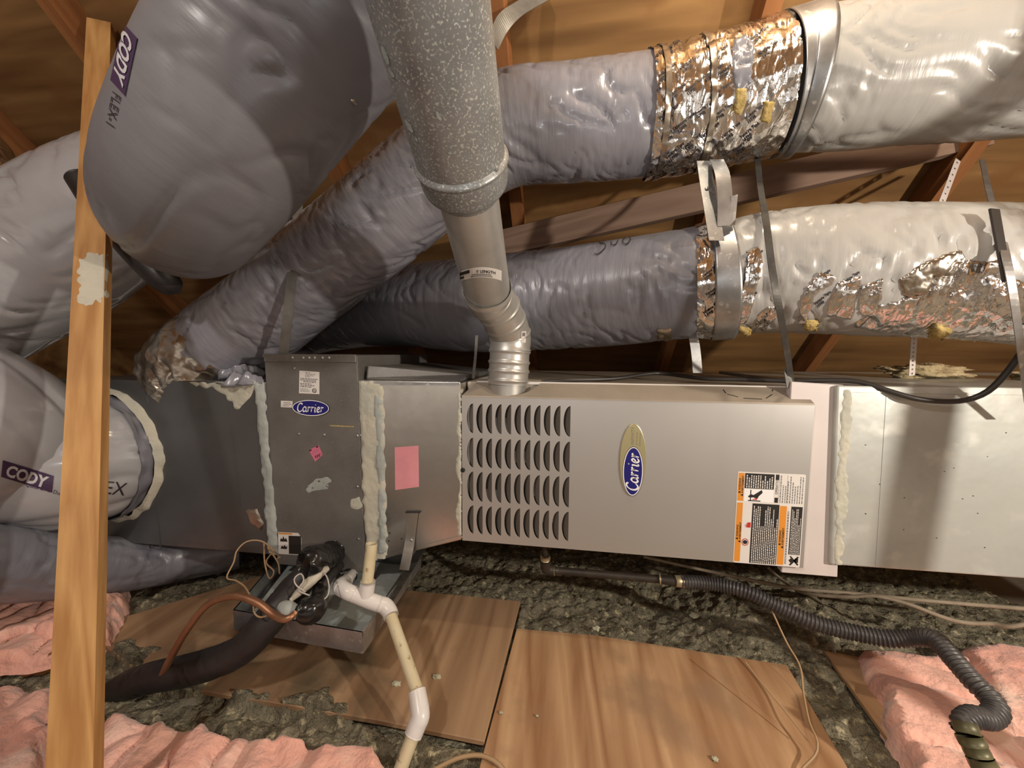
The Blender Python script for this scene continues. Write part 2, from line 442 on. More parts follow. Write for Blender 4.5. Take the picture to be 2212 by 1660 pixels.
def sub2d(vf, cut=6):
    """grid-subdivide a rectangle given as ((x0,x1,y0,y1))"""
    x0, x1, y0, y1 = vf; v = []; f = []
    for j in range(cut+1):
        for i in range(cut*3+1): v.append((x0+(x1-x0)*i/(cut*3), y0+(y1-y0)*j/cut))
    w = cut*3+1
    for j in range(cut):
        for i in range(cut*3): f.append((j*w+i, j*w+i+1, j*w+w+i+1, j*w+w+i))
    return v, f
def decal(name, vf, keys, O, ex, ey, m, parent, lift=.0015):
    """print laid onto a curved surface: O, ex, ey are image-frame vectors of the local 2D axes"""
    pts = []
    for a, b in vf[0]:
        h = hit(keys, O[0]+ex[0]*a+ey[0]*b, O[1]+ex[1]*a+ey[1]*b)
        pts.append(h[0]+h[1]*lift if h else None)
    f = [q for q in vf[1] if all(pts[i] is not None for i in q)]
    if not f: return None
    used = sorted({i for q in f for i in q}); mp = {i: k for k, i in enumerate(used)}
    return mk(name, [pts[i] for i in used], [tuple(mp[i] for i in q) for q in f], m, parent)

CARRIER = [
    [(1.0, 1.32), (1.02, 1.5), (.8, 1.6), (.45, 1.42), (.18, 1.0), (.12, .5), (.32, .15), (.62, .12), (.98, .42)],   # C
    [(1.78, .82), (1.5, .98), (1.2, .72), (1.14, .35), (1.3, .14), (1.52, .26), (1.74, .62)], [(1.82, .95), (1.7, .4), (1.76, .14), (1.95, .25)],  # a
    [(2.08, .95), (2.2, .86), (2.06, .1)], [(2.16, .5), (2.36, .9), (2.6, .92)],  # r
    [(2.72, .95), (2.84, .86), (2.7, .1)], [(2.8, .5), (3.0, .9), (3.24, .92)],  # r
    [(3.4, .95), (3.5, .8), (3.4, .3), (3.46, .12), (3.62, .22)], [(3.56, 1.32), (3.62, 1.36), (3.6, 1.3)],  # i
    [(3.86, .5), (4.1, .56), (4.32, .76), (4.2, .97), (3.98, .86), (3.84, .5), (3.92, .18), (4.15, .12), (4.4, .32)],  # e
    [(4.56, .95), (4.7, .86), (4.56, .1)], [(4.64, .5), (4.86, .9), (5.1, .92)]]  # r
def carrier2d(width):
    v, f = stroke2d(CARRIER, .26, 6, .5, .9)
    s = width/5.0
    return [((a-2.6)*s, (b-.8)*s) for a, b in v], f

def patch(name, poly, keys, m, parent, step=4, lift=.002, crumple=.004, seed=1, jag=3., scale=40., wmin=.0):
    """irregular patch (tape, mastic) laid on the surfaces 'keys' inside an image-frame outline"""
    xs = [p[0] for p in poly]; ys = [p[1] for p in poly]
    def inside(x, y):
        x += jag*noise.noise(Vector((x*.08, y*.08, seed))); y += jag*noise.noise(Vector((x*.08, y*.08, seed+9)))
        c = False; n = len(poly)
        for i in range(n):
            (x1, y1), (x2, y2) = poly[i], poly[i-1]
            if (y1 > y) != (y2 > y) and x < (x2-x1)*(y-y1)/(y2-y1)+x1: c = not c
        return c
    nx = int((max(xs)-min(xs))/step)+2; ny = int((max(ys)-min(ys))/step)+2
    x0, y0 = min(xs), min(ys); cells = set()
    for i in range(nx):
        for j in range(ny):
            if inside(x0+(i+.5)*step, y0+(j+.5)*step): cells.add((i, j))
    pos = {}; cnt = {}; nbr = {}
    for (i, j) in cells:
        for c in ((i, j), (i+1, j), (i+1, j+1), (i, j+1)):
            pos[c] = (x0+c[0]*step, y0+c[1]*step); cnt[c] = cnt.get(c, 0)+1
        for a, b, o in (((i, j), (i+1, j), (i, j-1)), ((i+1, j), (i+1, j+1), (i+1, j)), ((i, j+1), (i+1, j+1), (i, j+1)), ((i, j), (i, j+1), (i-1, j))):
            if o not in cells: nbr.setdefault(a, set()).add(b); nbr.setdefault(b, set()).add(a)
    for _ in range(4):          # relax the stepped outline
        new = {}
        for c, ns in nbr.items():
            ax = sum(pos[q][0] for q in ns)/len(ns); ay = sum(pos[q][1] for q in ns)/len(ns)
            new[c] = (.5*pos[c][0]+.5*ax, .5*pos[c][1]+.5*ay)
        pos.update(new)
    idx = {}; v = []; f = []; uv = []
    for c, (x, y) in pos.items():
        h = hit(keys, x, y)
        if not h: idx[c] = None; continue
        p, nn, _ = h
        e = crumple*(.5+.5*noise.noise(p*scale+Vector((seed, 0, 0)))+.4*abs(noise.noise(p*scale*2.2)))
        e = lift+(e if c not in nbr else 0)
        if c in nbr: e = lift*.3
        idx[c] = len(v); v.append(p+nn*e); uv.append((p.x, p.z))
    for (i, j) in cells:
        q = [idx[i, j], idx[i+1, j], idx[i+1, j+1], idx[i, j+1]]
        if None not in q:
            P = [v[k] for k in q]
            if max((P[a]-P[b]).length for a, b in ((0, 1), (1, 2), (2, 3), (3, 0))) < .05: f.append(tuple(q))
    if not f: return None
    return mk(name, v, f, m, parent, True, uv)

def ribbon(name, pts, width, thick, m, parent=None, n=10, smooth=True):
    """flat strap: pts = [(point, width_direction)], swept with real thickness"""
    ctrl = [tuple(p)+tuple(w) for p, w in pts]; q = catmull(ctrl, n); v = []; f = []; uv = []
    L = 0; prev = None; mN = len(q)
    for i, c in enumerate(q):
        p = Vector(c[:3]); w = Vector(c[3:]).normalized()
        t = Vector(q[min(i+1, mN-1)][:3])-Vector(q[max(i-1, 0)][:3]); nn = t.cross(w).normalized()
        if prev: L += (p-prev).length
        prev = p
        for sx, sy in ((-1, -1), (1, -1), (1, 1), (-1, 1)): v.append(p+w*sx*width/2+nn*sy*thick/2); uv.append((L, sx*width))
        if i:
            b = 4*(i-1)
            for k in range(4): f.append((b+k, b+(k+1) % 4, b+4+(k+1) % 4, b+4+k))
    f += [(3, 2, 1, 0), tuple(4*(mN-1)+k for k in range(4))]
    return mk(name, v, f, m, parent, False, uv)
def screw(parent, p, r=.004, m='galv', n=Vector((0, -1, 0)), name='screw'):
    n = Vector(n).normalized(); a = n.orthogonal().normalized(); b = n.cross(a); v = []
    for rr, h in ((r, 0), (r*.9, r*.5), (r*.4, r*.75)):
        v += [Vector(p)+(a*math.cos(k*math.pi/3)+b*math.sin(k*math.pi/3))*rr+n*h for k in range(6)]
    f = [(k, (k+1) % 6, 6+(k+1) % 6, 6+k) for k in range(6)]+[(6+k, 6+(k+1) % 6, 12+(k+1) % 6, 12+k) for k in range(6)]+[tuple(range(12, 18))]
    return mk(name, v, f, m, parent)

FLOOR = -.70

# ================================================================== THE ATTIC
ROOF0, SL = 1.16, .95                      # roof underside: z = ROOF0 - SL*y
def roof_z(y): return ROOF0-SL*y
RX0, RX1, RIDGE = -2.6, 2.9, -1.25
mb = MB(); mb.box(RX0, RX1, -3.4, 2.0, FLOOR-.16, FLOOR-.12)
struct(mb.build('floor', 'drywall_back'))
# sheathing of the slope in view, and of the slope behind the photographer
mb = MB()
p = [(RX0, RIDGE, roof_z(RIDGE)), (RX1, RIDGE, roof_z(RIDGE)), (RX1, 2.0, roof_z(2.0)), (RX0, 2.0, roof_z(2.0))]
mb.prism(p, (0, 0, .02))
roof = struct(mb.build('ceiling', 'ply_roof'))
mb = MB()
p = [(RX0, RIDGE, roof_z(RIDGE)), (RX1, RIDGE, roof_z(RIDGE)), (RX1, -3.4, roof_z(RIDGE)-SL*2.15), (RX0, -3.4, roof_z(RIDGE)-SL*2.15)]
mb.prism(p, (0, 0, .02))
struct(mb.build('ceiling', 'ply_roof'))
mb = MB()
mb.prism([(RX1, -3.4, FLOOR), (RX1, 2.0, FLOOR), (RX1, 2.0, roof_z(1.9)), (RX1, RIDGE, roof_z(RIDGE)), (RX1, -3.4, .3)], (.03, 0, 0))
struct(mb.build('wall_right', 'ply_roof'))
mb = MB()
mb.prism([(RX0, -3.4, FLOOR), (RX0, 2.0, FLOOR), (RX0, 2.0, roof_z(1.9)), (RX0, RIDGE, roof_z(RIDGE)), (RX0, -3.4, .3)], (-.03, 0, 0))
struct(mb.build('wall_left', 'ply_roof'))
# rafters
for k, x in enumerate((-1.79, -1.18, -.55, .08, .75, 1.42)):
    mb = MB(); nrm = Vector((0, -SL, -1)).normalized()*.0
    d = Vector((0, 1, -SL)).normalized(); off = Vector((0, -SL, -1)).normalized()*.045
    a = Vector((x, RIDGE+.05, roof_z(RIDGE+.05)))+off; b = Vector((x, 1.85, roof_z(1.85)))+off
    mb.bar(a, b, .04, .088, up=Vector((0, SL, 1)))
    o = mb.build('rafter', 'rafter_wood')
    tag(o, ('roof rafter above the foil-wrapped pipe end', 'roof rafter meeting the head of the leaning post', 'roof rafter hidden behind the large overhead duct', 'roof rafter beside the flue pipe, below the wrinkled duct', 'roof rafter behind the looped galvanised strap', 'roof rafter that the slanting perforated strap is fixed to')[k], 'rafter', 'roof rafters')

# long brace crossing the rafters behind the ducts
mb = MB(); mb.bar(V(1010, 545, 1.42), V(2130, 285, 1.13), .038, .089)
tag(mb.build('roof_brace', 'brace_wood'), 'long sawn timber brace running behind the flexible ducts below the roof', 'timber')
# second board lit at the right, behind the pale duct
mb = MB(); mb.bar(V(1500, 520, 1.62), V(1830, 360, 1.40), .089, .03, up=Vector((0, -SL, -1)))
tag(mb.build('roof_board', 'rafter_wood'), 'short board nailed flat to the roof between upper and pale ducts', 'timber')

# leaning post at the left
PA, PB = V(165, 1600, .60), V(203, 520, .90)
pd = (PB-PA).normalized()
foot = PA+pd*((FLOOR-.08-PA.z)/pd.z); head = PA+pd*((ROOF0-SL*PA.y-PA.z)/(pd.z+SL*pd.y)-.03)
face_n = (CAM-(PA+PB)/2); face_n -= pd*face_n.dot(pd); face_n.normalize()
face_n.rotate(Matrix.Rotation(math.radians(-22), 3, pd))
t = thing('wooden_post', 'leaning sawn timber post in front of the white flexible duct, pink batts at its foot', 'post', foot)
mb = MB(); mb.bar(foot, head, .052, .032, up=face_n); po = mb.build('post_body', 'post_wood', t); bevel(po, .0025)
CATCH['post'] = [BVHTree.FromPolygons(mb.v, mb.f)]
patch('mastic_smear', [(165, 560), (200, 545), (236, 555), (232, 640), (200, 660), (165, 655), (172, 610)], ['post'], 'mastic_cream', t, 4, .0004, .001, 3, 14)

# post at the right of the photographer: its shadow falls over the return plenum
mb = MB(); mb.bar((1.318, -.495, FLOOR-.08), (1.475, -.495, 1.50), .042, .040, up=Vector((0, 1, 0)))
tag(mb.build('upright_post', 'post_wood'), 'upright timber post whose shadow falls across the pale return plenum', 'post')

# ---------------- plywood boards
def board(name, px, m, label, grp=None, z=FLOOR+.012, th=.012):
    poly = [PZ(x, y, z) for x, y in px]
    mb = MB(); mb.prism(poly, (0, 0, -th)); o = bevel(mb.build(name, m), .0015, 1)
    return tag(o, label, 'board', grp), poly
b1, P1 = board('plywood_board', [(1124, 1299), (1046, 1602), (815, 1556), (330, 1475), (180, 1360), (560, 1245)], 'ply_floor_stained', 'stained plywood board under the drain pan with loose fill on it', z=FLOOR+.016)
b2, P2 = board('plywood_board', [(1116, 1358), (1290, 1373), (1700, 1437), (1835, 1665), (1990, 1960), (960, 1960), (1040, 1640)], 'ply_floor', 'clean plywood board lying on the floor in front of the furnace')
b3, P3 = board('plywood_strip', [(1780, 1406), (1862, 1420), (2100, 1760), (2000, 1760), (1950, 1640)], 'ply_floor', 'narrow plywood strip beside the right pink batt')
mb = MB(); mb.bar(PZ(-220, 1425, FLOOR+.02), PZ(150, 1418, FLOOR+.02), .06, .06)
tag(mb.build('joist_piece', 'rafter_wood'), 'dark timber joist between the pink batts behind the leaning post', 'joist')

# ---------------- loose fill
def inpoly(x, y, poly):
    c = False; n = len(poly)
    for i in range(n):
        x1, y1 = poly[i].x, poly[i].y; x2, y2 = poly[i-1].x, poly[i-1].y
        if (y1 > y) != (y2 > y) and x < (x2-x1)*(y-y1)/(y2-y1)+x1: c = not c
    return c
def fb(x, y, s, o=0): return noise.noise(Vector((x*s, y*s, o)))
X0, X1, Y0, Y1, ST = -1.15, 1.75, -.62, 1.25, .0065
nx, ny = int((X1-X0)/ST), int((Y1-Y0)/ST)
v = []; f = []
PILE = [(PZ(1600, 1330, FLOOR), .16, .045), (PZ(1760, 1340, FLOOR), .16, .05), (PZ(1850, 1560, FLOOR), .10, .0), (PZ(1400, 1290, FLOOR), .2, -.03)]
for j in range(ny+1):
    for i in range(nx+1):
        x = X0+i*ST; y = Y0+j*ST
        x += ST*.4*fb(x, y, 90, 3)
        big = fb(x, y, 6); mid = fb(x, y, 24, 5); sm = abs(fb(x, y, 55, 7)); ti = fb(x, y, 110, 9)
        vo = noise.voronoi(Vector((x*34, y*34, .3+.5*mid)))[0][0]; v2 = noise.voronoi(Vector((x*80, y*80, .7)))[0][0]
        h = FLOOR-.006+.010*big+.010*mid+.020*(.5-vo)+.008*(.5-v2)+.005*ti
        for c, r, a in PILE:
            q = ((x-c.x)**2+(y-c.y)**2)/(r*r)
            if q < 4: h += a*math.exp(-q*1.5)
        if inpoly(x, y, P2) or inpoly(x, y, P3): h = FLOOR-.02
        elif inpoly(x, y, P1):
            cl = fb(x, y, 9, 21)+.5*fb(x, y, 22, 23)
            e = (-.195-.09*(x+.5)-y)*3.0+cl*.55-.03          # fill scattered along the near edge of the stained board
            if x > -.22: e -= (x+.22)*3
            if e > .0: h = FLOOR+.006+min(.03, e*.10)+.012*(.5-vo)+.005*ti
            else: h = FLOOR-.02
        v.append((x, y, h))
for j in range(ny):
    for i in range(nx):
        a = j*(nx+1)+i; f.append((a, a+1, a+nx+2, a+nx+1))
lf = mk('loose_fill_insulation', v, f, 'loose_fill', None, True)
tag(lf, 'clumpy grey-brown loose fill insulation covering the attic floor around the boards', 'insulation', kind='stuff')

# ---------------- pink batts
def batt(px, z, th, label, seed, folds=6., ang=.5, n=70, amp=.022, grp='pink insulation batts'):
    c = [PZ(x, y, z) for x, y in px]       # far-left, far-right, near-right, near-left
    v = []; f = []; m = int(n)
    for j in range(m+1):
        t = j/m
        for i in range(m+1):
            s = i/m
            p = (c[0]*(1-s)+c[1]*s)*(1-t)+(c[3]*(1-s)+c[2]*s)*t
            e = min(s, 1-s, t, 1-t)
            jx = noise.noise(Vector((p.x*14, p.y*14, seed)))*.02+noise.noise(Vector((p.x*50, p.y*50, seed)))*.006
            jy = noise.noise(Vector((p.x*14, p.y*14, seed+5)))*.02+noise.noise(Vector((p.x*50, p.y*50, seed+5)))*.006
            prof = min(1, e/.10); prof = math.sqrt(max(0, 1-(1-prof)**2))
            q = (p.x*math.cos(ang)+p.y*math.sin(ang))
            r = (-p.x*math.sin(ang)+p.y*math.cos(ang))
            w = noise.noise(Vector((q*folds*1.6, r*folds*.5, seed)))
            cr = (1-min(1, abs(w)*3))**2
            b = noise.noise(Vector((p.x*7, p.y*7, seed+2)))
            fi = noise.noise(Vector((p.x*40, p.y*40, seed+3)))
            h = -th+(th+amp*(.6*b-1.0*cr+.12*fi))*prof
            v.append((p.x+jx, p.y+jy, p.z+h))
    for j in range(m):
        for i in range(m):
            a = j*(m+1)+i; f.append((a, a+m+1, a+m+2, a+1))
    b = len(v); ring = [i for i in range(m+1)]+[(j+1)*(m+1)-1 for j in range(1, m+1)]+[m*(m+1)+i for i in range(m-1, -1, -1)]+[j*(m+1) for j in range(m-1, 0, -1)]
    f.append(tuple(reversed(ring)))
    o = mk('pink_insulation_batt', v, f, 'pink_batt', None, True)
    return tag(o, label, 'insulation', grp)
batt([(225, 1515), (860, 1610), (960, 1960), (60, 1960)], FLOOR+.07, .085, 'rippled pink fibreglass batt lying in front of the stained plywood board', 1, 7, .25, 110)
batt([(-330, 1440), (130, 1455), (110, 1900), (-560, 1900)], FLOOR+.075, .09, 'pink fibreglass batt at the left foot of the leaning post', 2, 7, .4, 90)
batt([(-260, 1285), (290, 1236), (235, 1345), (-260, 1395)], FLOOR+.085, .09, 'pink fibreglass batt tucked under the low duct behind the leaning post', 3, 8, .1, 80)
batt([(-260, 1345), (160, 1330), (150, 1410), (-300, 1430)], FLOOR+.07, .05, 'thin pink batt resting on the dark joist piece', 4, 8, .1, 70)
batt([(1850, 1385), (2120, 1395), (2420, 1830), (2080, 1830)], FLOOR+.065, .075, 'pink fibreglass batt under the corrugated black conduit beside plywood strip', 5, 5, 1.2, 100, .014)
batt([(2060, 1378), (2520, 1380), (2760, 1800), (2300, 1800)], FLOOR+.085, .095, 'rough pink batt overlapping beyond the corrugated conduit bend', 6, 6, 1.2, 90, .03)

# ================================================================== FURNACE
FW, FH = .846, .3986
T = thing('furnace', 'silver horizontal gas furnace with louvred front panel and oval brand badge', 'furnace', (FW/2, .35, -FH))
# front door with cut louvre openings
colx0, colx1 = PY(1022, 905, 0).x, PY(1232, 912, 0).x
lw = colx1-PY(1217.5, 912, 0).x
rows = []
for a, b in ((872, 936), (946, 1010), (1019, 1083), (1092, 1153)):
    rows.append((PY(1016, a, 0).z, PY(1016, b, 0).z))
holes = []
for r in range(4):
    for c in range(11):
        x = colx0+(colx1-colx0)*c/10; zt, zb = rows[r]
        holes.append((x, (zt+zb)/2, (zt-zb)/2))
def dshape(x, zc, h, n=14, w=lw):
    return [(x-w*math.cos(a), zc+h*math.sin(a)) for a in [(-math.pi/2+math.pi*i/n) for i in range(n+1)]]
co = [Vector(p) for p in ((0, -FH), (FW, -FH), (FW, 0), (0, 0))]; edges = [(0, 1), (1, 2), (2, 3), (3, 0)]
for hx, hz, hh in holes:
    b = len(co); P = dshape(hx, hz, hh); co += [Vector(p) for p in P]; n = len(P)
    edges += [(b+i, b+(i+1) % n) for i in range(n)]
res = geometry.delaunay_2d_cdt(co, edges, [], 0, 1e-6)
vv, ff = res[0], res[2]
def in_hole(x, z):
    for hx, hz, hh in holes:
        if hx-lw < x < hx and abs(z-hz) < hh:
            if (hx-x)/lw < math.sqrt(max(0, 1-((z-hz)/hh)**2)): return True
    return False
mb = MB(); fs = []
for q in ff:
    cx = sum(vv[i].x for i in q)/len(q); cz = sum(vv[i].y for i in q)/len(q)
    if not in_hole(cx, cz): fs.append(tuple(q))
mb.add([(p.x, 0, p.y) for p in vv], fs)
for hx, hz, hh in holes:         # thickness of the sheet round each opening
    P = dshape(hx, hz, hh); n = len(P)
    mb.add([(a, 0, b) for a, b in P]+[(a, .0012, b) for a, b in P], [(i, n+i, n+(i+1) % n, (i+1) % n) for i in range(n)])
bl, br = PY(1030, 828, .05), PY(1727, 835, .05); BZ = .033
mb.add([(0, 0, -FH), (0, .05, -FH), (bl.x, .05, BZ), (0, 0, 0)], [(0, 3, 2, 1)])
mb.add([(FW, 0, -FH), (FW, .05, -FH), (br.x, .05, BZ), (FW, 0, 0)], [(0, 1, 2, 3)])
mb.add([(0, 0, -FH), (FW, 0, -FH), (FW, .05, -FH), (0, .05, -FH)], [(0, 1, 2, 3)])
door = mb.build('front_panel', 'furnace_paint', T)
# slanted top return of the door, notched round the flue
nx0, nx1 = PY(1050, 835, .03).x, PY(1150, 835, .03).x
mb = MB()
def bev(x, t):  # t 0 front edge -> 1 back edge
    k = x/FW; xx = x*(1-t)+(bl.x+(br.x-bl.x)*k)*t; return (xx, .05*t, BZ*t)
segs = [0]+[nx0+(nx1-nx0)*i/12 for i in range(13)]+[nx1+(FW-nx1)*i/8 for i in range(1, 9)]
for a, b in zip(segs, segs[1:]):
    def top(x):
        if nx0 < x < nx1: return 1-.9*math.sqrt(max(0, 1-((x-(nx0+nx1)/2)/((nx1-nx0)/2))**2))
        return 1
    mb.add([bev(a, 0), bev(b, 0), bev(b, top(b)), bev(a, top(a))], [(0, 1, 2, 3)])
mb.add([(0, -.0012, -.003), (FW, -.0012, -.003), (FW, 0, .0008), (0, 0, .0008)], [(0, 1, 2, 3)])
tp = mb.build('top_return', 'furnace_top', T)
CATCH['bev'] = [BVHTree.FromPolygons(mb.v, mb.f)]
# white edge strip behind the return
mb = MB(); mb.box(bl.x, br.x, .05, .056, BZ-.004, BZ+.003); mb.build('edge_strip', 'label_white', T)
# casing
mb = MB(); mb.box(0, FW+.03, .055, .76, -FH+.003, .034); bd = bevel(mb.build('casing', 'casing_dust_lightened', T), .004)
mb2 = MB(); mb2.box(.004, .30, .03, .054, -FH+.01, -.005); mb2.build('dark_interior_block', 'black_inside', T)  # solid black block, the shade inside the louvres is put into its colour
mb2 = MB()      # dim parts glimpsed through the louvres
for (x, z, w, h) in ((.085, -.06, .05, .05), (.13, -.15, .06, .03), (.17, -.20, .03, .07), (.06, -.26, .04, .05), (.20, -.30, .05, .04)):
    mb2 = MB(); mb2.box(x, x+w, .022, .03, z-h, z); mb2.build('burner_part', 'strap_grey', T)
# louvre blades, one pressed hood behind each opening
bm0 = None
for hx, hz, hh in holes:
    n, m = 10, 4; v = []; f = []
    for i in range(n+1):
        s = -.985+1.97*i/n; w = lw*math.sqrt(1-s*s)
        for k in range(m+1):
            q = k/m; v.append((-w*.9*q, .0006+.013*math.sqrt(1-s*s)*q**.8, hh*s))
    for i in range(n):
        for k in range(m): a = i*(m+1)+k; f.append((a, a+m+1, a+m+2, a+1))
    if bm0 is None or abs(bm0[1]-hh) > 1e-4:
        o = mk('louver', v, f, 'louver_brown', T, True); bm0 = (o.data, hh)
    else:
        o = bpy.data.objects.new('louver', bm0[0]); link(o, T)
    o.location = (hx, 0, hz)
screw(T, PY(1000, 1016, -.001), .0065, 'black_inside', name='rubber_plug')
# knock-out slots on the return
for a, b in (((1562, 842), (1568, 850)), ((1571, 852), (1594, 858)), ((1606, 861), (1646, 863)), ((1655, 861), (1668, 853)), ((1668, 846), (1670, 842))):
    h0, h1 = hit(['bev'], *a), hit(['bev'], *b)
    if h0 and h1:
        mb = MB(); mb.bar(h0[0]+h0[1]*.0004, h1[0]+h1[1]*.0004, .0018, .0006, up=h0[1]); mb.build('knockout_slot', 'black_inside', T)
# badge
c = PY(1366.5, 994, 0)
X, Z, NY = Vector((1, 0, 0)), Vector((0, 0, 1)), Vector((0, -1, 0))
hgt = PY(1367, 916, 0).z-PY(1367, 1072, 0).z; wid = PY(1395, 994, 0).x-PY(1338, 994, 0).x
mb = MB(); E = ellipse2d(wid/2, hgt/2, 56)[0]; mb.prism([c+X*a+Z*b+NY*.004 for a, b in E], (0, .004, 0))
bdg = mb.build('brand_badge', 'logo_gold', T); bevel(bdg, .0012, 2)
pr = Print(c+NY*.004, X, Z, NY)
bc = PY(1368, 1018, 0); dz = bc.z-c.z; bh = PY(1368, 964, 0).z-PY(1368, 1071, 0).z; bw = wid*.79
pr.add(shift(ellipse2d(bw/2, bh/2), .001, dz), 'logo_navy', .0003)
pr.add(shift(ellipse2d(bw/2*.96, bh/2*.975, 56, .0022), .001, dz), 'logo_white', .0006)
pr.add(shift(ellipse2d(bw/2*.88, bh/2*.93), .001, dz), 'logo_blue', .0005)
pr.add(shift(carrier2d(bh*.74), .001, dz, 1, math.pi/2), 'logo_white', .0009)
tx = text2d('INFINITY', .0105, spacing=1.1); pr.add(shift(tx, .001, dz+bh/2+.004, 1, math.pi/2), 'label_grey', .0004)
tx = text2d('Air Conditioner', .0052); pr.add(shift(tx, .0095, dz+bh/2+.004, 1, math.pi/2), 'label_grey', .0004)
tx = text2d('& Performance', .0052); pr.add(shift(tx, .017, dz+bh/2+.002, 1, math.pi/2), 'label_grey', .0004)
pr.build('badge_print', bdg)
# warning label: columns s (0..1 left to right), t (0..1 top to bottom); writing reads upwards
la, lb = PY(1594, 1019, 0), PY(1741, 1025, 0); lc = PY(1585, 1215, 0)
LW, LH = lb.x-la.x, la.z-PY(1733, 1227, 0).z
LO = Vector((la.x, -.0006, la.z))
mb = MB(); mb.prism([LO+X*(LW*a)-Z*(LH*b) for a, b in ((0, .012), (.012, 0), (.988, 0), (1, .012), (1, .988), (.988, 1), (.012, 1), (0, .988))], (0, .0005, 0))
lab = mb.build('warning_label', 'label_white', T)
pr = Print(LO, X*LW, Z*-LH, NY)
def R(s0, s1, t0, t1, m, l=.0003): pr.add(rect2d(s0, s1, t0, t1), m, l)
def words(s0, s1, t0, t1, nl, m, seed, l=.0006, fill=.45):
    g = random.Random(seed)
    for k in range(nl):
        s = s0+(s1-s0)*(k+.5)/nl; w = (s1-s0)/nl*fill; t = t1
        end = t0+(t1-t0)*g.choice((0, 0, .05, .2, .35))
        while t > end+.006:
            ln = g.uniform(.008, .03); R(s-w/2, s+w/2, max(end, t-ln), t, m, l); t -= ln+.006
def T2(txt, s, t, size, m, l=.0006, bold=0):   # writing upwards from (s,t); size in label widths
    tv, tf = text2d(txt, size, bold=bold)
    k = LW/LH
    pr.add(([(s-b, t-a*k) for a, b in tv], tf), m, l)
def tri(s, t, h, m='label_black', l=.0006): k = LW/LH; pr.add(([(s, t), (s, t-h*k), (s-h*.9, t-h*k/2)], [(0, 1, 2)]), m, l)
R(.012, .10, .012, .315, 'label_orange'); R(.012, .10, .335, .985, 'label_orange'); R(.655, .755, .345, .985, 'label_orange')
for s, t, z in ((.012, .2, 0), (.012, .71, 0), (.655, .74, 0)):
    T2('WARNING', s+.040, t, .042, 'label_black', bold=.001); tri(s+.040, t+.035, .045)
    T2('AVERTISSEMENT', s+.082, t+.03, .040, 'label_black', bold=.001); tri(s+.082, t+.065, .045)
R(.11, .545, .012, .175, 'label_black'); words(.125, .53, .03, .168, 12, 'label_white', 1)
R(.11, .545, .18, .315, 'logo_white', .0003)
R(.20, .215, .19, .312, 'label_black'); R(.17, .36, .302, .312, 'label_black')
hand = [(.17, .26), (.21, .235), (.25, .245), (.30, .22), (.37, .185), (.385, .215), (.33, .255), (.31, .285), (.25, .27), (.20, .275), (.175, .27)]
pr.add((hand, [tuple(range(len(hand)))]), 'label_black', .0005)
pr.add(([(.22, .295), (.30, .275), (.31, .296)], [(0, 1, 2)]), 'label_red', .0006)
R(.565, .615, .012, .07, 'label_black'); R(.565, .615, .26, .315, 'label_black'); T2('OPERATION', .605, .225, .05, 'label_black')
words(.63, .985, .02, .312, 10, 'label_grey', 2, .0005, .35)
for s in (.74, .62): R(s, s+.003, .015, .315, 'label_grey', .0004)
R(.245, .645, .335, .99, 'label_black'); words(.26, .64, .36, .985, 13, 'label_white', 3)
R(.77, .80, .36, .97, 'label_white', .0004); words(.765, .80, .40, .97, 1, 'label_grey', 8, .0005, .6)
R(.82, .985, .345, .865, 'label_black'); words(.83, .975, .37, .86, 7, 'label_white', 4)
fl = [(.235, .60), (.235, .545), (.20, .545), (.165, .56), (.19, .565), (.14, .58), (.185, .585), (.15, .597), (.20, .603)]
pr.add((fl, [tuple(range(len(fl)))]), 'label_red', .0005)
cv, cf = ellipse2d(.052, .040, 24, .008); pr.add(([(a+.165, b+.765) for a, b in cv], cf), 'label_red', .0006)
cv, cf = ellipse2d(.035, .022, 16); pr.add(([(a+.165, b+.765) for a, b in cv], cf), 'label_black', .0005)
for q in ([(.83, .93), (.86, .905), (.90, .93), (.86, .955)], [(.84, .885), (.86, .88), (.98, .97), (.96, .98)], [(.96, .88), (.98, .89), (.86, .985), (.84, .975)], [(.92, .905), (.97, .905), (.97, .95), (.92, .95)]):
    pr.add((q, [(0, 1, 2, 3)]), 'label_black', .0005)
pr.build('label_print', lab)

# ---------------- filler panel between furnace and return plenum
mb = MB(); mb.prism([(FW-.040, .013, -.4215), (.930, .013, -.4215), (.912, .013, .044), (.800, .013, .050)], (0, .02, 0))
fp = bevel(mb.build('filler_panel', 'filler_white'), .0015, 1)
tag(fp, 'pinkish white sheet metal filler panel between furnace and return plenum', 'panel')

# ================================================================== RETURN PLENUM (right)
T = thing('return_plenum', 'pale galvanised return air plenum box right of the furnace, shadow across it', 'duct', (1.35, .3, -.385))
mb = MB(); mb.hexa([(.905, 0, -.385), (1.95, 0, -.375), (1.95, 0, .050), (.890, 0, .043), (.905, .72, -.385), (1.95, .72, -.375), (1.95, .72, .050), (.890, .72, .043)])
o = bevel(mb.build('plenum_box', 'duct_cream', T), .004); CATCH['ret'] = [BVHTree.FromPolygons(mb.v, mb.f)]
for a, b in (((1916, 858), (1893, 1222)),):
    p, q = PY(*a, .0), PY(*b, .0); mb = MB(); mb.bar(p, q, .004, .0016, up=NY); mb.build('crease', 'duct_cream', T)
mb = MB(); mb.bar(PY(1832, 846, -.0005), PY(2212, 852, -.0005), .004, .003, up=NY); mb.build('top_flange', 'duct_cream', T)
patch('mastic_seam', [(1822, 842), (1840, 845), (1838, 930), (1828, 1010), (1832, 1080), (1824, 1130), (1822, 1190), (1812, 1225), (1803, 1225), (1806, 1100)], ['ret'], 'mastic_cream', T, 3, .001, .0022, 5, 9, 60)
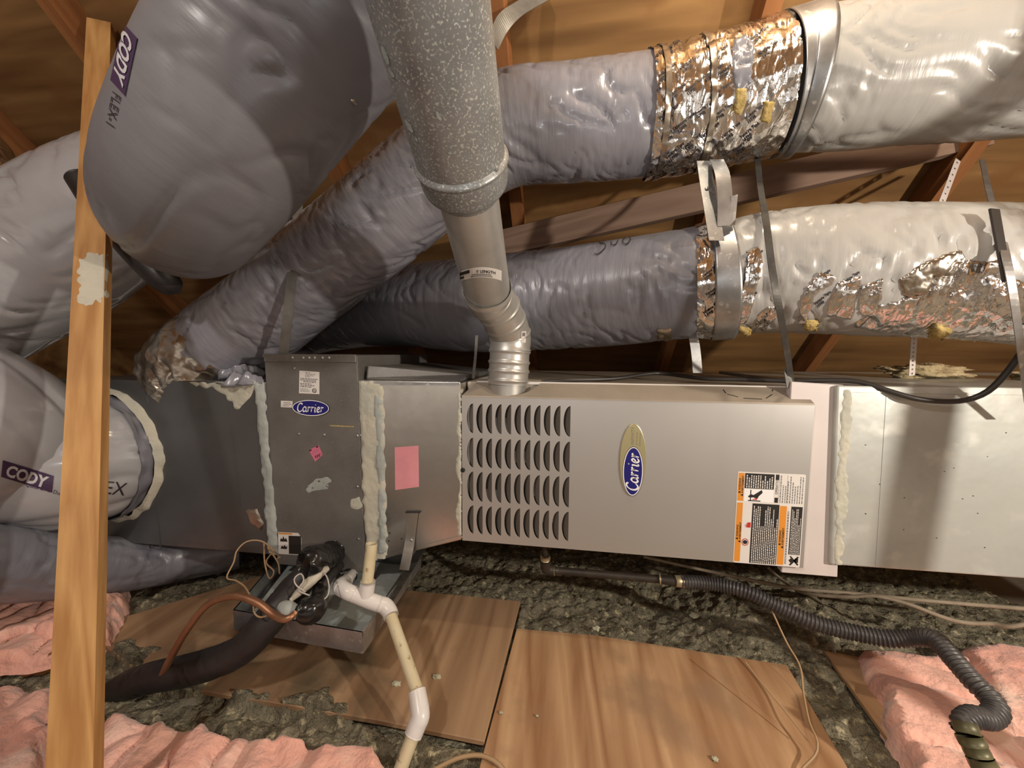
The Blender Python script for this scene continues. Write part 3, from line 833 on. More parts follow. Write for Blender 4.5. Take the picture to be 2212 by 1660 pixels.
for k in range(14):
    p = PY(rnd.uniform(1850, 2180), rnd.uniform(900, 1200), -.0003); pr = Print(p, X, Z, NY)
    pr.add(ellipse2d(rnd.uniform(.001, .002), rnd.uniform(.0008, .0015), 8), 'tape_ink', .0002); pr.build('dirt_speck', T)
# fibreglass scraps on the plenum
def clump(name, p, r, m, label, cat, seed, sc=(1, 1, .5), grp=None, parent=None):
    bm = bmesh.new(); bmesh.ops.create_icosphere(bm, subdivisions=4, radius=1)
    for q in bm.verts:
        n = q.co.copy(); k = 1+.45*noise.noise(n*1.6+Vector((seed, 0, 0)))+.3*noise.noise(n*4+Vector((0, seed, 0)))+.14*noise.noise(n*10)
        q.co = Vector((n.x*sc[0], n.y*sc[1], n.z*sc[2]))*k*r+Vector(p)
    me = bpy.data.meshes.new(name); bm.to_mesh(me); bm.free(); me.materials.append(MATS[m])
    me.polygons.foreach_set('use_smooth', [True]*len(me.polygons))
    o = bpy.data.objects.new(name, me); link(o, parent)
    if label: tag(o, label, cat, grp)
    return o
clump('fibreglass_scrap', (1.32, .33, .066), .05, 'fibre_cream', 'torn cream fibreglass scrap on top of the return plenum near the cord', 'insulation', 3, (2.2, 1, .42))
clump('fibreglass_scrap', (1.60, .25, .066), .05, 'fibre_cream', 'larger torn cream fibreglass scrap on the return plenum beside the hanger strap', 'insulation', 8, (2, 1, .5))

# ================================================================== COIL CABINET
T = thing('evaporator_coil_cabinet', 'dark galvanised evaporator coil cabinet with small blue oval badge', 'coil cabinet', (-.435, .25, -.515))
cx0t, cx1t, cz1, cz0 = -.583, -.296, .105, -.52
mb = MB(); mb.hexa([(-.571, 0, cz0), (-.287, 0, cz0), (cx1t, 0, cz1), (cx0t, 0, cz1), (-.571, .52, cz0), (-.287, .52, cz0), (cx1t, .52, cz1), (cx0t, .52, cz1)])
bevel(mb.build('cabinet_body', 'galv_dark', T), .003); catch_add('coil', mb.v, mb.f)
mb = MB(); mb.box(cx0t+.002, cx1t-.002, -.004, 0, cz1-.02, cz1+.002); bevel(mb.build('top_flange', 'galv_dark', T), .001, 1)
for x in (632, 655, 668, 680, 697, 711):
    screw(T, PY(x, 773, -.004), .0035, 'mastic_grey', name='foam_bead')
for x, y in ((646, 938), (701, 940), (708, 1050), (636, 796), (773, 1052), (775, 1165), (773, 942)):
    screw(T, PY(x, y, 0), .0042, 'galv')
# labels on it
def plate(name, px, m, parent, Y=0., th=.0006):
    P = [PY(x, y, Y) for x, y in px]; mb = MB(); mb.prism([p+NY*th for p in P], (0, th*.9, 0)); return mb.build(name, m, parent), P
lab, P = plate('rating_label', [(647, 801), (690, 804), (690, 852), (646, 850)], 'label_white', T)
pr = Print(P[0]+NY*.0006, P[1]-P[0], P[3]-P[0], NY)
def hwords(pr, s0, s1, t0, t1, nl, m, seed, fill=.4):
    g = random.Random(seed)
    for k in range(nl):
        t = t0+(t1-t0)*(k+.5)/nl; h = (t1-t0)/nl*fill; s = s0+g.choice((0, .02, .15)); e = s1-g.choice((0, .1, .25))
        while s < e:
            w = g.uniform(.04, .14); pr.add(rect2d(s, min(e, s+w), t-h/2, t+h/2), m, .0003); s += w+.03
hwords(pr, .3, .8, .04, .28, 4, 'label_grey', 1); hwords(pr, .06, .95, .30, .5, 3, 'label_grey', 2, .6); hwords(pr, .06, .9, .52, .72, 3, 'label_black', 3); hwords(pr, .06, .55, .76, .92, 3, 'label_grey', 4)
cv = ellipse2d(.11, .10, 24, .025); pr.add(shift(cv, .78, .83), 'label_black', .0003)
tv, tf = text2d('UL', .13, bold=.002); pr.add(([(.70+a, .875-b) for a, b in tv], tf), 'label_black', .0003)
pr.build('label_print', lab)
lab, P = plate('small_label', [(607, 866), (632, 867), (632, 881), (607, 880)], 'label_white', T)
pr = Print(P[0]+NY*.0006, P[1]-P[0], P[3]-P[0], NY); hwords(pr, .1, .95, .15, .9, 3, 'label_grey', 5); pr.build('label_print', lab)
c = PY(672.5, 881.5, 0); w = PY(713, 881, 0).x-PY(633, 881, 0).x; h = PY(672, 864, 0).z-PY(672, 899, 0).z
mb = MB(); mb.prism([c+X*a+Z*b+NY*.003 for a, b in ellipse2d(w/2, h/2)[0]], (0, .003, 0)); bdg = mb.build('brand_badge', 'logo_navy', T)
pr = Print(c+NY*.003, X, Z, NY)
pr.add(ellipse2d(w/2*.985, h/2*.975, 56, .0022), 'logo_white', .0005); pr.add(ellipse2d(w/2*.94, h/2*.89), 'logo_blue', .0003)
pr.add(carrier2d(w*.70), 'logo_white', .0008); pr.build('badge_print', bdg)
# inspection tag
o, P = plate('inspection_tag', [(667, 973), (688, 962), (697, 983), (681, 998)], 'tag_pink', T)
pr = Print(P[0]+NY*.0006, P[1]-P[0], P[3]-P[0], NY); pr.add(rect2d(.02, .25, .02, .12), 'label_black'); pr.add(rect2d(.72, .95, .02, .12), 'label_black')
hwords(pr, .15, .9, .2, .45, 2, 'label_grey', 6, .25); pr.add(shift(stroke2d([[(.2, .8), (.3, .6), (.4, .8), (.5, .6), (.6, .8), (.7, .6), (.85, .75)]], .05), 0, 0), 'label_black'); pr.build('tag_print', o)
# lower hazard label
lab, P = plate('hazard_label', [(601, 1150), (644, 1152), (651, 1162), (652, 1200), (602, 1197)], 'label_white', T)
pr = Print(P[0]+NY*.0006, PY(652, 1152, 0)-P[0], P[4]-P[0], NY)
pr.add(rect2d(.02, .6, .02, .09), 'label_orange'); pr.add(rect2d(.45, .97, .14, .97), 'label_black')
hwords(pr, .5, .95, .18, .93, 9, 'label_white', 7, .3)
pr.add(([(.08, .42), (.12, .25), (.18, .32), (.22, .16), (.28, .32), (.34, .24), (.40, .42)], [(0, 1, 2, 3, 4, 5, 6)]), 'label_black')
pr.add(([(.1, .75), (.15, .6), (.22, .66), (.27, .56), (.32, .66), (.38, .62), (.36, .76)], [(0, 1, 2, 3, 4, 5, 6)]), 'label_black'); pr.build('label_print', lab)
for q in ([(712, 919), (764, 921), (764, 923), (712, 921)],): plate('yellow_crayon_mark', q, 'fibre_yellow', T, 0, .0004)
patch('mastic_smear', [(760, 1078), (778, 1072), (782, 1095), (770, 1103), (757, 1098)], ['coil'], 'mastic_cream', T, 3, .0005, .002, 4, 5)
patch('mastic_smear', [(660, 1050), (700, 1028), (722, 1035), (705, 1052), (668, 1062)], ['coil'], 'mastic_grey', T, 3, .0001, .0006, 6, 16)

# ---------------- transition duct between coil and furnace
T = thing('transition_duct', 'bright sheet metal transition duct with pink paper between coil and furnace', 'duct', (-.12, .25, -.48))
tl, bl_, brr, trr = PY(798, 822, 0), PY(822, 1216, 0), (-.002, 0, -.398), (-.002, 0, .036)
mb = MB()
fr = [(-.287, 0, -.490), Vector(brr), Vector(trr), (-.296, 0, .037)]
mb.hexa([Vector(p) for p in fr]+[Vector(p)+Vector((0, .5, 0)) for p in fr])
bevel(mb.build('duct_body', 'duct_bright', T), .003); catch_add('trans', mb.v, mb.f)
mb = MB(); mb.bar(PY(806, 829, -.001), PY(992, 830, -.001), .008, .004, up=NY); mb.build('top_flange', 'galv', T)
mb = MB(); mb.bar(PY(826, 1205, -.001), PY(998, 1159, -.001), .007, .004, up=NY); mb.build('bottom_flange', 'duct_bright', T)
patch('mastic_seam', [(776, 826), (800, 822), (828, 828), (830, 900), (833, 1000), (834, 1100), (838, 1200), (830, 1216), (792, 1216), (786, 1100), (780, 950)], ['trans', 'coil'], 'mastic_cream', T, 4, .001, .006, 7, 6, 18)
patch('mastic_seam', [(808, 850), (826, 850), (829, 940), (832, 1060), (836, 1190), (820, 1200), (816, 1060), (812, 950)], ['trans', 'coil'], 'mastic_grey', T, 4, .0045, .004, 9, 6, 18)
patch('mastic_seam', [(988, 850), (998, 835), (1000, 1160), (990, 1158), (985, 1100), (993, 1050), (984, 1010), (993, 960), (984, 930), (992, 880)], ['trans'], 'mastic_cream', T, 3, .001, .003, 11, 6)
for x, y in ((842, 1152), (868, 1164), (840, 1169)): screw(T, PY(x, y, 0), .003, 'tape_ink')
o, P = plate('pink_paper', [(853, 967), (904, 963), (905, 1052), (854, 1059)], 'pink_paper', T, 0, .001)
# mastic-covered shoulder on top of the transition, against the coil
mb = MB(); mb.hexa([(-.285, .02, .036), (-.005, .02, .036), (-.005, .10, .05), (-.285, .03, .075), (-.285, .5, .036), (-.005, .5, .036), (-.005, .45, .05), (-.285, .45, .075)])
bevel(mb.build('mastic_shoulder', 'galv_dark', T), .02, 4)
# hanger strip on its front, down to the pan
t2 = thing('hanger_strip', 'bent galvanised strip from the transition duct down to the drain pan', 'strap', PY(880, 1110, -.01))
ribbon('strip', [(PY(893, 1108, -.004), X), (PY(886, 1165, -.005), X), (PY(880, 1200, -.02), X), (PY(873, 1232, -.03), X)], .028, .0012, 'duct_bright', t2)
mb = MB(); mb.bar(PY(876, 1107, -.004), PY(908, 1107, -.004), .004, .004, up=NY); mb.build('folded_end', 'tape_ink', t2)
screw(t2, PY(889, 1167, -.006), .005, 'galv')

# ---------------- supply plenum (left)
T = thing('supply_plenum', 'dull grey sheet metal supply plenum left of the coil cabinet', 'duct', (-.95, .25, -.5))
fr = [(-1.36, 0, -.50), (-.566, 0, -.492), (-.581, 0, .026), (-1.36, 0, .022)]
mb = MB(); mb.hexa([Vector(p) for p in fr]+[Vector(p)+Vector((0, .5, 0)) for p in fr])
bevel(mb.build('plenum_box', 'duct_sheet', T), .003); catch_add('sup', mb.v, mb.f)
for a, b in (((495, 872), (520, 1098)), ((311, 836), (318, 870)), ((338, 1100), (347, 1185))):
    p, q = PY(*a, -.0006), PY(*b, -.0006); mb = MB(); mb.bar(p, q, .003, .002, up=NY); mb.build('crease', 'duct_sheet', T)
patch('mastic_seam', [(548, 826), (572, 822), (580, 950), (590, 1050), (598, 1140), (602, 1210), (582, 1205), (574, 1120), (566, 1000), (556, 900)], ['sup', 'coil'], 'mastic_grey', T, 4, .001, .007, 13, 6, 20)
patch('mastic_smear', [(405, 826), (560, 825), (545, 850), (528, 868), (520, 884), (505, 882), (495, 862), (482, 850), (455, 838), (425, 836)], ['sup'], 'mastic_cream', T, 3, .0006, .004, 15, 10)
patch('foil_tape_scrap', [(530, 1104), (556, 1098), (570, 1132), (566, 1150), (545, 1132)], ['sup', 'coil'], 'foil_dull', T, 3, .001, .003, 17, 4)

# ---------------- drain pan under the coil
T = thing('drain_pan', 'galvanised secondary drain pan hanging under the coil cabinet', 'pan', (-.4, .05, -.585))
pz1, pz0 = -.520, -.572
A = PZ(505, 1318, pz1); B_ = PZ(783, 1366, pz1); Cc = PZ(908, 1192, pz1); D_ = PZ(640, 1160, pz1)
A = Vector((A.x, A.y, pz1))
mb = MB()
for p, q in ((A, B_), (B_, Cc), (Cc, D_), (D_, A)):
    n = Vector((q.y-p.y, -(q.x-p.x), 0)).normalized()*.0015
    dn = Vector((0, 0, pz0-pz1))
    mb.hexa([p+n, q+n, q+n+dn, p+n+dn, p-n, q-n, q-n+dn, p-n+dn])
dn = Vector((0, 0, pz0-pz1))
mb.hexa([A+dn, B_+dn, Cc+dn, D_+dn]+[x+dn+Vector((0, 0, .002)) for x in (A, B_, Cc, D_)])
mb.build('pan_body', 'galv', T)
mb = MB()
for p, q in ((A, B_), (B_, Cc), (D_, A)): mb.bar(p+Vector((0, 0, -.006)), q+Vector((0, 0, -.006)), .004, .012)
mb.build('rim', 'galv', T)
mb = MB(); w0 = (A+B_+Cc+D_)/4
q = [w0+(p-w0)*.93+Vector((0, 0, pz0-pz1+.004)) for p in (A, B_, Cc, D_)]; mb.prism(q, (0, 0, .0015)); mb.build('wet_residue', 'mastic_grey', T)
# angle iron that carries the pan
mb = MB(); mb.bar(PZ(838, 1300, -.53), PZ(912, 1185, -.50), .025, .004); mb.build('support_strip', 'strap_dark', T)

# ================================================================== DUCTS
def C4(x, y, D, r): p = V(x, y, D); return (p.x, p.y, p.z, r)
def tape_print(name, keys, spots, parent, size=9., ang=-.65):
    """rows of the maker's lettering printed on the foil"""
    vs_, fs_ = [], []
    for (x, y) in spots:
        a = ang+rnd.uniform(-.08, .08); ex = (math.cos(a), math.sin(a)); ey = (-math.sin(a)*-1, -math.cos(a))
        ey = (math.sin(a), -math.cos(a))
        for row, txt in ((0, 'Venture Tape'), (-1.15, '1599B')):
            tv, tf = text2d(txt, size*1.15, bold=.35, shear=.2)
            pts = []
            for u, w in tv:
                w += row*size
                h = hit(keys, x+ex[0]*u+ey[0]*w, y+ex[1]*u+ey[1]*w)
                pts.append(h[0]+h[1]*.0012 if h else None)
            b = len(vs_); ok = [q for q in tf if all(pts[i] is not None for i in q)]
            vs_ += [p if p is not None else Vector((0, 0, 0)) for p in pts]
            fs_ += [tuple(i+b for i in q) for q in ok]
    used = sorted({i for q in fs_ for i in q}); mp = {i: k for k, i in enumerate(used)}
    if fs_:
      o = mk(name, [vs_[i] for i in used], [tuple(mp[i] for i in q) for q in fs_], 'tape_ink', parent); o['kind'] = 'stuff'; return o

# ---- duct A: from the supply plenum up past the flue and right along the roof
ctrlA = [C4(440, 818, 1.335, .160), C4(482, 752, 1.29, .150), C4(580, 674, 1.24, .146), C4(690, 582, 1.19, .144), C4(800, 494, 1.14, .142), C4(915, 398, 1.10, .141),
         C4(1075, 292, 1.06, .139), C4(1240, 272, 1.03, .138), C4(1400, 254, 1.0, .138), C4(1560, 224, .965, .137), C4(1700, 194, .93, .137)]
TA = Tube(ctrlA, .0065, 110, fold(3.1, .0075, 17, 1.3))
T = thing('flexible_duct', 'wrinkled grey flexible duct rising behind the flue pipe to the foil-taped joint', 'flexible duct', V(440, 815, 1.33))
n = len(TA.P)-1
iA = TA.idx(1470)
tube_obj('duct_jacket', TA, 'flex_grey', T, i1=TA.idx(1640), catch='A')
# torn collar tape at its foot on the plenum
sl = tube_obj('foil_collar', TA, 'foil_dull', T, i0=TA.idx(425), i1=TA.idx(500), extra=.008, disp2=lambda u, th: .018*max(0, 1-u/.16)+.010*noise.noise(Vector((u*25, math.cos(th)*4, math.sin(th)*4)))-.008*max(0, (u-.12)/.06))
patch('mastic_smear', [(470, 800), (520, 785), (560, 790), (578, 818), (560, 832), (500, 838), (475, 826)], ['A', 'sup'], 'flex_grey', T, 4, .006, .03, 19, 10, 30)
# crumpled foil sleeve
crump = lambda u, th: .0045*noise.noise(Vector((u*26, math.cos(th)*4.5, math.sin(th)*4.5)))+.004*abs(noise.noise(Vector((u*60, math.cos(th)*9, math.sin(th)*9))))
i0, i1 = TA.idx(1396), TA.idx(1672)
fo = tube_obj('foil_tape_sleeve', TA, 'foil', T, i0=i0, i1=i1, extra=.006, disp2=crump, catch='foilA')
for k, (xa, xb) in enumerate(((1412, 1424), (1500, 1508))):
    rb = tube_obj('foil_fold', TA, 'foil_dull', fo, i0=TA.idx(xa), i1=max(TA.idx(xb), TA.idx(xa)+2), extra=.010, disp2=crump)
tape_print('tape_lettering', ['foilA'], [(1400, 140), (1430, 120), (1420, 170), (1470, 150), (1405, 200), (1440, 215), (1480, 200), (1520, 170), (1530, 130), (1550, 165), (1535, 215), (1425, 260), (1460, 280), (1500, 250), (1540, 255), (1430, 305), (1475, 325), (1515, 300), (1560, 300), (1620, 90), (1640, 120), (1585, 330), (1440, 345), (1610, 260), (1600, 300)], fo, 8)
patch('tape_flap', [(1585, 85), (1612, 75), (1628, 100), (1625, 150), (1622, 180), (1600, 200), (1588, 195), (1582, 150)], ['foilA'], 'flex_dull', T, 3, .002, .003, 21, 4)
patch('exposed_fibreglass', [(1588, 190), (1614, 188), (1610, 225), (1602, 250), (1585, 245)], ['foilA'], 'fibre_yellow', T, 3, .003, .004, 23, 4)
patch('exposed_fibreglass', [(1652, 215), (1672, 222), (1670, 245), (1660, 268), (1642, 262)], ['foilA'], 'fibre_yellow', T, 3, .003, .005, 25, 4)

# ---- duct B: pale length that goes on to the right
ctrlB = [C4(1640, 205, .945, .136), C4(1700, 190, .93, .136), C4(1745, 184, .918, .141), C4(1850, 174, .90, .143), C4(2000, 156, .87, .143), C4(2220, 134, .83, .144), C4(2420, 115, .80, .144)]
TB = Tube(ctrlB, .0065, 110, fold(8.3, .007, 8, 3.2, 1.4, .8))
T = thing('flexible_duct', 'pale flexible duct on the right of the metal band, under the roof', 'flexible duct', V(2000, 150, .87))
tube_obj('duct_jacket', TB, 'flex_warm_lit', T, i0=TB.idx(1690), catch='B')

# metal hanger band round the joint, up to the roof
T = thing('hanger_band', 'wide galvanised hanger band wrapped round the foil-taped duct joint', 'strap', V(1690, 60, .93))
bandT = Tube(ctrlB, .004, 96)
ib = bandT.idx(1704); hw = 7
v, f, uv = bandT.mesh(ib-hw, ib+hw, .013); v2, f2, _ = bandT.mesh(ib-hw, ib+hw, .0115)
nn = len(v); m = bandT.seg+1; rows_ = 2*hw+1
f += [tuple(reversed([i+nn for i in q])) for q in f2]
f += [(k, k+1, k+1+nn, k+nn) for k in range(m-1)]+[((rows_-1)*m+k+1, (rows_-1)*m+k, (rows_-1)*m+k+nn, (rows_-1)*m+k+1+nn) for k in range(m-1)]
mk('band_loop', v+v2, f, 'galv', T, True)
pt = V(1668, 62, .98); pu = Vector((pt.x-.03, pt.y+.0, roof_z(pt.y)-.005))
ribbon('band_tail', [(V(1690, 95, .90), RT), (V(1668, 50, .95), RT), (V(1655, 0, .98), RT), (V(1650, -60, 1.0), RT)], .050, .0015, 'galv', T)

# ---- duct C: middle duct above the furnace
ctrlC = [C4(600, 715, 1.80, .145), C4(720, 683, 1.68, .150), C4(860, 662, 1.50, .156), C4(1040, 660, 1.30, .158), C4(1200, 648, 1.21, .156), C4(1350, 632, 1.11, .150), C4(1480, 616, 1.03, .145), C4(1560, 606, 1.0, .144)]
TC = Tube(ctrlC, .0065, 110, fold(5.5, .0055, 16, 1.2))
T = thing('flexible_duct', 'grey flexible duct with pen marks passing behind the flue above furnace', 'flexible duct', V(860, 662, 1.40))
tube_obj('duct_jacket', TC, 'flex_dull', T, i1=TC.idx(1506), catch='C')
ST_ = [[(1284, 549), (1290, 551), (1300, 545), (1308, 535), (1306, 528), (1296, 526), (1289, 521), (1294, 517)], [(1320, 523), (1322, 530), (1330, 530), (1336, 520)], [(1349, 516), (1345, 522), (1349, 529), (1357, 527), (1362, 517), (1356, 512), (1349, 516)]]
for s_ in ST_: decal('pen_mark', stroke2d([s_], 2.2, 6, .7), ['C'], (0, 0), (1, 0), (0, 1), 'pen_ink', T, .003)
# ---- duct D: pale continuation of the middle duct with foil patches
ctrlD = [C4(1490, 614, 1.025, .140), C4(1560, 606, .995, .142), C4(1650, 592, .965, .147), C4(1780, 587, .92, .147), C4(1900, 588, .885, .147), C4(2050, 591, .85, .145), C4(2150, 594, .83, .143), C4(2330, 606, .79, .140)]
TD = Tube(ctrlD, .0065, 120, fold(11.7, .0065, 24, 1.4, 1.9, .8))
T = thing('flexible_duct', 'pale flexible duct patched with torn foil tape above the return plenum', 'flexible duct', V(1900, 587, .885))
tube_obj('duct_jacket', TD, 'flex_warm_lit', T, i0=TD.idx(1512), catch='D')
i0, i1 = TD.idx(1500), TD.idx(1562)
s1 = tube_obj('foil_tape_sleeve', TD, 'foil', T, i0=i0, i1=i1, extra=.005, disp2=crump, catch='foilD')
FP = [[(1612, 545), (1638, 532), (1648, 560), (1640, 600), (1630, 640), (1618, 690), (1600, 712), (1580, 705), (1590, 650), (1608, 600)],
      [(1645, 668), (1682, 660), (1675, 690), (1650, 715), (1628, 705)],
      [(1770, 588), (1810, 600), (1790, 618), (1760, 640), (1745, 680), (1738, 702), (1724, 702), (1730, 650), (1745, 620)],
      [(1810, 612), (1863, 595), (1852, 640), (1840, 690), (1785, 680), (1790, 650)],
      [(1862, 615), (1908, 603), (1905, 640), (1888, 690), (1858, 680), (1855, 650)],
      [(1940, 605), (1985, 575), (2040, 550), (2075, 540), (2085, 560), (2060, 600), (2040, 640), (1990, 650), (1950, 640)],
      [(1900, 660), (1960, 645), (2060, 600), (2090, 560), (2130, 565), (2165, 560), (2190, 600), (2212, 610), (2230, 720), (2212, 735), (2100, 738), (1980, 728), (1880, 715), (1840, 705)]]
for k, p in enumerate(FP):
    o = patch('foil_patch', p, ['D'], 'foil' if k != 5 else 'foil_dull', T, 3 if k < 6 else 4, .002, .0035, 31+k, 5, 80)
for k, p in enumerate([[(1590, 700), (1625, 708), (1620, 722), (1592, 718)], [(1738, 690), (1770, 690), (1765, 712), (1735, 708)], [(2020, 700), (2060, 705), (2040, 730), (2010, 722)]]):
    patch('exposed_fibreglass', p, ['D'], 'fibre_yellow', T, 3, .006, .008, 51+k, 4)
CATCH['Dall'] = CATCH['D']
tape_print('tape_lettering', ['D', 'foilD'], [(1518, 600), (1525, 640), (1520, 680), (1600, 660), (1612, 570), (1650, 690), (1760, 615), (1812, 640), (1820, 615), (1870, 630), (1950, 650), (1990, 610), (2060, 620), (2000, 690), (2050, 660), (2100, 700), (2130, 640), (2150, 690), (1920, 690), (1760, 660)], T, 7)
o = patch('foil_patch', [(1418, 712), (1450, 708), (1452, 735), (1420, 738)], ['C'], 'foil_dull', T, 3, .002, .003, 61, 3)
# straps of the middle duct
T = thing('hanger_band', 'galvanised strap hanging from the upper duct and looped round middle duct', 'strap', V(1550, 500, .86))
dT = Tube(ctrlD, .004, 96); ib = dT.idx(1552); hw = 5
v, f, uv = dT.mesh(ib-hw, ib+hw, .012); v2, f2, _ = dT.mesh(ib-hw, ib+hw, .0105); nn = len(v); m = dT.seg+1; rows_ = 2*hw+1
f += [tuple(reversed([i+nn for i in q])) for q in f2]
f += [(k, k+1, k+1+nn, k+nn) for k in range(m-1)]+[((rows_-1)*m+k+1, (rows_-1)*m+k, (rows_-1)*m+k+nn, (rows_-1)*m+k+1+nn) for k in range(m-1)]
mk('band_loop', v+v2, f, 'galv', T, True)
ribbon('band_tail', [(V(1520, 348, .93), RT), (V(1528, 400, .90), RT), (V(1538, 460, .875), RT), (V(1548, 520, .853), RT)], .034, .0014, 'galv', T)
ribbon('folded_tail', [(V(1548, 345, .92), RT), (V(1560, 375, .875), RT), (V(1566, 430, .865), RT), (V(1566, 488, .862), RT)], .034, .0014, 'galv', T)
mb = MB(); mb.prism([V(1580, 424, .862), V(1594, 420, .864), V(1588, 486, .864), V(1578, 480, .862)], FWD*.0015); mb.build('cut_corner', 'galv', T)
screw(T, V(1527, 407, .894), .005, 'galv', -FWD)
for sx in (1560,): ribbon('hanger_foot', [(V(1497, 722, 1.04), RT), (V(1503, 760, 1.05), RT), (V(1507, 806, 1.06), RT)], .026, .0012, 'galv', T)
T = thing('hanger_strap', 'thin dark strap from the roof over pale duct to furnace corner', 'strap', V(1708, 830, .93))
ribbon('strap_band', [(V(1634, 318, 1.0), RT), (V(1642, 400, .93), RT), (V(1655, 480, .805), RT), (V(1668, 580, .775), RT), (V(1682, 660, .785), RT), (V(1695, 730, .84), RT), (V(1706, 800, .90), RT), (V(1709, 834, .92), RT)], .015, .0012, 'strap_dark', T)
mb = MB(); mb.prism([V(1694, 800, .905), V(1702, 790, .905), V(1716, 838, .915), V(1700, 838, .915)], FWD*.002); mb.build('strap_foot', 'strap_grey', T)
T = thing('hanger_strap', 'grey metal strap over the wrinkled duct down to the coil cabinet', 'strap', V(612, 765, 1.05))
ribbon('strap_band', [(V(648, 395, 1.22), RT), (V(640, 500, 1.10), RT), (V(632, 590, 1.055), RT), (V(622, 680, 1.06), RT), (V(612, 768, 1.10), RT)], .028, .0014, 'strap_grey', T)
T = thing('hanger_strap', 'curved mottled grey strap below the roof beside the flue top', 'strap', V(1070, 90, .95))
ribbon('strap_band', [(V(1066, 95, .92), FWD+RT*.6), (V(1085, 52, .94), FWD*.5+RT*.5-UP*.6), (V(1120, 20, .97), RT*.5-UP), (V(1180, -15, 1.0), RT*.35-UP)], .038, .0016, 'strap_grey', T)
T = thing('hanger_strap', 'long galvanised strap crossing the far right end of pale duct', 'strap', V(2210, 880, .80))
ribbon('strap_band', [(V(2150, 448, .90), RT), (V(2166, 520, .72), RT), (V(2186, 620, .685), RT), (V(2206, 760, .73), RT), (V(2225, 900, .79), RT)], .016, .0014, 'galv', T)
ribbon('strap_top', [(V(2122, 345, 1.05), RT), (V(2132, 395, .97), RT), (V(2143, 440, .92), RT)], .016, .0014, 'strap_grey', T)
mb = MB(); mb.prism([V(2140, 450, .715), V(2160, 452, .715), V(2186, 600, .69), V(2170, 610, .69)], FWD*.004); mb.build('dark_gap_strip', 'cord_black', T)  # darkness of the gap beside the strap, drawn as a flat black strip
def perforated(label, a, b, w, n):
    T = thing('perforated_strap', label, 'strap', b)
    a, b = Vector(a), Vector(b); d = (b-a); L = d.length; d.normalize(); s = d.cross(FWD).normalized(); 
    co = [Vector((-w/2, 0)), Vector((w/2, 0)), Vector((w/2, L)), Vector((-w/2, L))]; ed = [(0, 1), (1, 2), (2, 3), (3, 0)]; hs = []
    for k in range(n):
        c = Vector((0, L*(k+.5)/n)); q = len(co); r = w*.2; hs.append((c, r))
        co += [c+Vector((math.cos(i*math.pi/4)*r, math.sin(i*math.pi/4)*r)) for i in range(8)]; ed += [(q+i, q+(i+1) % 8) for i in range(8)]
    r_ = geometry.delaunay_2d_cdt(co, ed, [], 0, 1e-6); fs = []
    for q in r_[2]:
        c = sum((r_[0][i] for i in q), Vector((0, 0)))/len(q)
        if not any((c-h).length < r*.8 for h, r in hs): fs.append(tuple(q))
    v = [a+s*p.x+d*p.y for p in r_[0]]; k = len(v)
    v2 = [p+FWD*.001 for p in v]
    mk('strap_band', v+v2, fs+[tuple(reversed([i+k for i in q])) for q in fs], 'filler_white', T)
perforated('white perforated strap between return plenum and the pale duct', V(1975, 728, 1.0), V(1970, 812, 1.02), .016, 9)
perforated('white perforated strap slanting up from the pale duct to a rafter', V(2070, 345, 1.06), V(2034, 440, 1.00), .017, 7)
T = thing('support_wire', 'thin flat metal hanger beside the flue base on transition duct', 'strap', V(1024, 815, 1.12))
ribbon('strap_band', [(V(1030, 725, 1.06), RT), (V(1027, 770, 1.08), RT+FWD*.6), (V(1022, 818, 1.12), RT)], .008, .001, 'galv', T)

# ---- big duct overhead at the left
ctrlE = [C4(900, -300, .60, .172), C4(750, -80, .64, .172), C4(618, 105, .68, .164), C4(512, 260, .71, .159), C4(432, 385, .76, .152), C4(398, 452, .86, .148), C4(412, 478, .97, .14)]
TE = Tube(ctrlE, .0075, 120, fold(2.2, .005, 9, .5, 1.3, .6))
T = thing('flexible_duct', 'very large smooth grey flexible duct overhead, turning away above the leaning post', 'flexible duct', V(345, 480, 1.2))
tube_obj('duct_jacket', TE, 'flex_big', T, catch='E')
def band_text(keys, O, ex, ey, w, h, txt, parent, nm='brand_print'):
    o = decal(nm, sub2d((0, w, 0, h), 5), keys, O, ex, ey, 'print_purple', parent, .0015)
    tv, tf = text2d(txt, h*.95, shear=.3, bold=.035*h)
    mxx = max(a for a, b in tv); s = w*.86/mxx
    decal('brand_letters', ([(a*s+w*.06, b+h*.16) for a, b in tv], tf), keys, O, ex, ey, 'print_white', o if o else parent, .0025)
band_text(['E'], (268, 50), (-.22, 1.0), (1.0, 1.1), 124, 31, 'CODY', T)
tv, tf = text2d('FLEX-1', 26, shear=.2); decal('size_print', ([(a, b) for a, b in tv], tf), ['E'], (246, 196), (-.20, .95), (1.0, .5), 'tape_ink', T, .0015)
patch('tear_mark', [(755, 215), (765, 213), (772, 225), (762, 230)], ['E'], 'foil_dull', T, 2, .001, .004, 71, 3)

